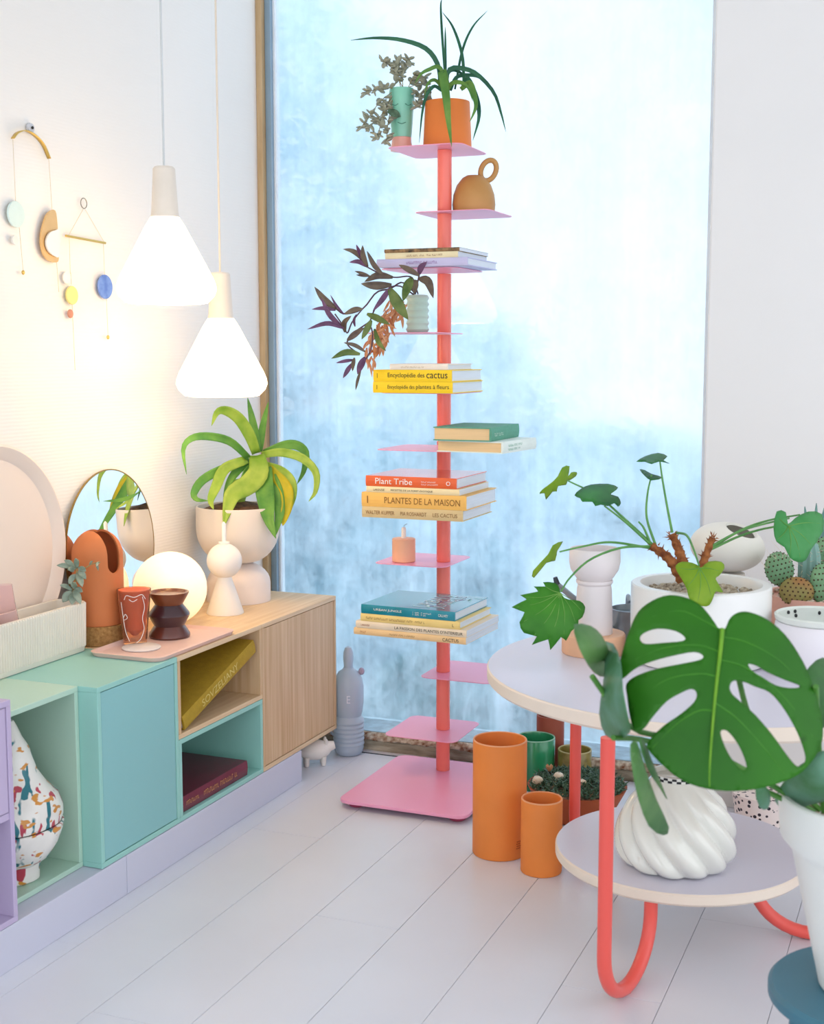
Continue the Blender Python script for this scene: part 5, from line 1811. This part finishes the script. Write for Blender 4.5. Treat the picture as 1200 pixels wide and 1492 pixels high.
for x_, y_, rx, ry, rot_, mm_, dd in ((1135, 829, 21, 25, .25, m_cac, -.05), (1160, 862, 25, 21, -.1, m_cac2, -.09), (1198, 852, 18, 30, .1, m_cac, -.08), (1204, 808, 20, 26, .2, m_cac, .0)):
    c_ = at(x_, y_, DB + dd)
    e1 = (RT * math.cos(rot_) + UP * math.sin(rot_)) * (rx * q)
    e2 = (-RT * math.sin(rot_) + UP * math.cos(rot_)) * (ry * q)
    pad = part('cactus_pad', MB().ball(c_, (e1, e2, FW * (-8 * q)), 24, 14), mm_, t)
    mb = MB()
    for i in range(-3, 4):
        for j in range(-3, 4):
            u_, w_ = (i + .5 * (j % 2)) * .29, j * .27
            if u_ * u_ + w_ * w_ < .92:
                k3 = math.sqrt(1 - u_ * u_ - w_ * w_)
                mb.ball(c_ + e1 * u_ + e2 * w_ - FW * (8 * q * k3), (.0022,) * 3, 6, 4)
    for a in range(26):
        mb.ball(c_ + e1 * math.cos(a * .2417) + e2 * math.sin(a * .2417), (.0019,) * 3, 5, 3)
    part('areoles', mb, m_are, pad, stuff=True)
c_ = at(1177, 860, DB - .02)
colm = part('cactus_column', MB().lathe([(12 * q, 0), (14 * q, 10 * q), (14 * q, 60 * q), (10 * q, 78 * q), (.5 * q, 84 * q)], c_ - Vector((0, 0, 10 * q)), 40, mod=lambda a, z, i: 1 + .14 * math.cos(9 * a)), M('grey_green_column', '#7fa59a', rough=.6, var=.1), t)
mb = MB()
r = random.Random(3)
for i in range(90):
    a = 2 * math.pi * (i % 9) / 9
    z_ = (i // 9) * 7 * q
    p = c_ + Vector((math.cos(a), math.sin(a), 0)) * 15.5 * q + Vector((0, 0, z_ - 5 * q))
    d = Vector((math.cos(a) + r.gauss(0, .5), math.sin(a) + r.gauss(0, .5), r.gauss(.3, .6))).normalized()
    mb.tube([p, p + d * .014], [.0006, .0001], 4)
part('spines', mb, M('pale_spine', '#d9cbb0'), colm, stuff=True)
for x0, x1, h0 in ((1180, 1172, 738), (1186, 1189, 733), (1190, 1182, 745), (1194, 1200, 740)):
    strap_leaf(t, leaf_mat('blue_aloe', '#5f8f8a', '#8fb5a8', trans=.1), [(x0, 815), ((x0 + x1) / 2, 775), (x1, h0)], 9, DB + .04, DB + .04, fold=.5, n=10, base=.9, peak=.2, solid=.003)
mb = MB()
for i in range(16):
    a = r.uniform(-1.2, 1.2)
    p = at(1132 + r.uniform(-18, 20), 822 + r.uniform(-20, 10), DB - .06)
    mb.tube([p, p + RT * (.03 * math.sin(a)) + UP * (.045 * math.cos(a))], [.0005, .0001], 4)
part('spines', mb, M('pale_spine'), t, stuff=True)

# lidded white jar
B = onZ(1192, 978, ZTT)
kk = sc(B)
q = 1 / kk
t = thing('white_jar', 'wide white jar with a shallow pale lid in front of the cactus pot', 'jar', B)
part('body', MB().lathe([(54 * q, 0), (60 * q, 4 * q), (66 * q, 28 * q), (67 * q, 50 * q), (63 * q, 72 * q), (61 * q, 74 * q)], B, 60), M('white_jar_glaze', '#ebe7ec', rough=.4, var=.01), t)
lid = part('lid', MB().lathe([(61 * q, 74.5 * q), (64 * q, 77 * q), (65 * q, 83 * q), (62.5 * q, 85 * q), (60 * q, 82 * q), (.5 * q, 81 * q)], B, 60), M('celadon_lid', '#dfe4dc', rough=.35), t)
for dx, dy in ((-42, 8), (-38, -4), (2, 6), (10, -9), (-30, 12)):
    c_ = B + RT * (dx * q) + fwh * (dy * 2 * q) + Vector((0, 0, 84 * q))
    part('lid_fleck', MB().ball(c_, (.0035, .003, .0045), 8, 6), M('black_check'), lid)

# ================================================================== monstera on a teal stool
SB = onZ(1123, 1440, .35)
SR = .16
SCn = Vector((SB.x + SR * .93, SB.y + SR * .38, 0))
m_tealst = M('teal_stool_paint', '#3f7285', rough=.45, var=.03)
t = thing('teal_stool', 'round teal stool carrying the monstera pot', 'stool', (SCn.x, SCn.y, 0))
part('seat', MB().lathe([(SR - .012, .322), (SR, .33), (SR, .344), (SR - .006, .35), (.003, .35)], SCn, 64), m_tealst, t)
part('apron', MB().lathe([(SR - .035, .285), (SR - .02, .322), (.01, .322)], SCn, 48), m_tealst, t)
for k in range(4):
    a = .6 + k * math.pi / 2
    d = Vector((math.cos(a), math.sin(a), 0))
    part('leg', MB().tube([SCn + d * .125 + Vector((0, 0, .315)), SCn + d * .15 + Vector((0, 0, .002))], [.017, .014], 14), m_tealst, t)

DP = 1.98
PB = Vector((SCn.x + .0, SCn.y, .3505))
kk = sc(PB)
q = 1 / kk
t = thing('monstera_plant', 'monstera with one large split leaf in a white pot on the stool', 'plant', PB)
# pot silhouette: rim at (1128,1175), step at (1142,1250), foot at (1198,1470)
rimP = at(1128, 1180, dep(PB + Vector((0, 0, .27))))
RP = .152
HP = .30
part('pot', MB().lathe([(.082, 0), (.086, .003), (.132, HP * .70), (.138, HP * .73), (RP - .002, HP * .78), (RP + .003, HP * .99), (RP + .001, HP), (RP - .006, HP), (RP - .008, HP * .88), (.002, HP * .88)], PB, 64), M('white_monstera_pot', '#e6e8e4', rough=.4, var=.01), t)
gravel(t, PB, RP * .9, PB.z + HP * .9, 420, .005, M('brown_gravel', '#6f5a48', rough=.85, color2='#c9b59a', scale=120), 41)
mons = leaf_mat('monstera_green', '#1a5f03', '#2f7d08', scale=5, trans=.25, rough=.55)
mons2 = leaf_mat('monstera_side_leaf', '#2f7030', '#6f9a5a', scale=10, trans=.25)
mons3 = leaf_mat('monstera_grey_leaf', '#6fa088', '#3f7a3c', scale=16, trans=.25)
zz = zoomed(700, 840, 2.4)
DL = 1.86
outl = zz([(835, 190), (820, 165), (795, 130), (765, 98), (720, 75), (660, 65), (600, 85), (550, 125), (520, 190), (500, 250), (487, 305), (487, 340), (497, 357),
           (540, 322), (600, 296), (680, 275), (745, 264), (776, 275), (768, 291), (700, 306), (620, 322), (550, 345), (510, 375),
           (512, 420), (520, 480), (530, 520), (545, 541), (572, 530), (602, 490), (650, 437), (700, 407), (738, 393), (755, 410), (745, 440), (700, 480), (645, 518), (602, 558), (580, 592),
           (602, 625), (645, 668), (700, 710), (760, 735), (830, 748), (900, 750), (980, 740), (1060, 716), (1110, 692), (1150, 655), (1180, 610), (1195, 560), (1192, 500), (1178, 440), (1150, 350), (1110, 270), (1060, 200), (1000, 150), (940, 125), (900, 126), (872, 145), (860, 170), (848, 192)])
hol = [zz([(556, 215), (575, 195), (620, 182), (680, 190), (713, 212), (705, 226), (640, 232), (575, 236)]),
       zz([(870, 385), (885, 364), (925, 370), (960, 385), (1010, 405), (1055, 455), (1100, 530), (1128, 600), (1135, 645), (1108, 665), (1070, 625), (1020, 555), (960, 485), (905, 435), (878, 410)]),
       zz([(935, 306), (965, 312), (1000, 333), (1060, 360), (1120, 384), (1080, 390), (1030, 380), (985, 353), (948, 330)]),
       zz([(838, 545), (858, 538), (885, 565), (912, 610), (930, 665), (912, 676), (882, 645), (855, 598)])]
big = blade(t, mons, outl, lambda x, y: DL - .09 * (y - 920) / 230 + .05 * ((x - 1045) / 140) ** 2 + .02 * ((y - 1010) / 140) ** 2, hol, step=9, sm=3, solid=.0012)
mid = [at(x_, y_, DL - .09 * (y_ - 920) / 230 - .0012) for x_, y_ in zz([(845, 182), (838, 260), (826, 360), (815, 470), (806, 580), (800, 680), (800, 735)])]
part('midrib', MB().tube(smoothpts(mid, 20), [.0032 * (1 - .8 * i / 19) for i in range(20)], 8), leaf_mat('monstera_rib', '#5f9a1f', '#7fb02c', trans=.1), big)
for side in ([(838, 265), (760, 240), (640, 250), (540, 290)], [(828, 350), (760, 340), (640, 365), (525, 460)], [(815, 470), (760, 470), (680, 520), (600, 600)], [(842, 210), (930, 230), (1040, 290), (1130, 380)], [(834, 290), (930, 320), (1060, 420), (1160, 560)], [(818, 440), (900, 500), (1000, 610), (1060, 690)], [(845, 190), (790, 160), (700, 120), (600, 140)]):
    P = [at(x_, y_, DL - .09 * (y_ - 920) / 230 + .05 * ((x_ - 1045) / 140) ** 2 + .02 * ((y_ - 1010) / 140) ** 2 - .0008) for x_, y_ in zz(side)]
    part('vein', MB().tube(smoothpts(P, 14), [.0011 * (1 - .7 * i / 13) for i in range(14)], 5), MATS['monstera_rib'] if False else leaf_mat('monstera_vein', '#37841a', '#4a9420', trans=.1), big)
potc = PB + Vector((0, 0, HP * .88))
for pts, d1 in (([(1050, 918), (1072, 975), (1090, 1040), (1130, 1120), (1195, 1180)], 0), ([(862, 985), (920, 1060), (1000, 1080), (1100, 1130), (1190, 1185)], 0), ([(893, 1075), (935, 1078), (1010, 1100), (1110, 1150), (1195, 1190)], 0), ([(1188, 1000), (1192, 1080), (1200, 1185)], 0)):
    k = len(pts)
    P = []
    for i, p in enumerate(pts):
        s_ = i / (k - 1)
        P.append(at(*p, (DL + .012) * (1 - s_) + dep(potc) * s_ + .03 * math.sin(math.pi * s_)))
    part('stalk', MB().tube(smoothpts(P, 18), .0042, 8), leaf_mat('monstera_stalk', '#3f7a2c', '#5f9440', trans=.05), t)
side = lambda ol, m_, d, gx, gy, cup, stp=7: blade(t, m_, ol, dfun(sum(p[0] for p in ol) / len(ol), sum(p[1] for p in ol) / len(ol), d, gx, gy, cup), step=stp)
side([(836, 910), (860, 912), (876, 926), (886, 948), (887, 972), (881, 986), (865, 980), (850, 958), (840, 934)], mons2, DL + .02, .2, 0, .3)
side([(875, 938), (893, 938), (904, 965), (907, 1005), (914, 1042), (918, 1066), (902, 1077), (882, 1071), (873, 1040), (878, 1000), (881, 965)], mons3, DL - .02, -.3, 0, .2)
side([(918, 1085), (928, 1082), (938, 1115), (956, 1165), (974, 1205), (966, 1217), (945, 1204), (930, 1165), (921, 1122)], mons2, DL - .03, .2, .05, .1)
side([(930, 1078), (938, 1080), (950, 1110), (972, 1165), (962, 1150), (942, 1118)], mons2, DL, .2, .05, .1)
side([(1160, 1032), (1164, 1000), (1178, 972), (1198, 958), (1212, 975), (1216, 1030), (1195, 1065), (1172, 1058)], leaf_mat('monstera_dark', '#1f5a1c', '#2f7026', trans=.15), DL + .09, .1, 0, .2)
side([(1128, 1166), (1148, 1130), (1178, 1106), (1204, 1092), (1218, 1110), (1212, 1160), (1180, 1172), (1150, 1182)], mons3, DL + .03, -.1, .1, .2)
side([(1100, 1150), (1115, 1146), (1122, 1160), (1118, 1178), (1106, 1176)], mons3, DL + .06, .1, .1, .2)
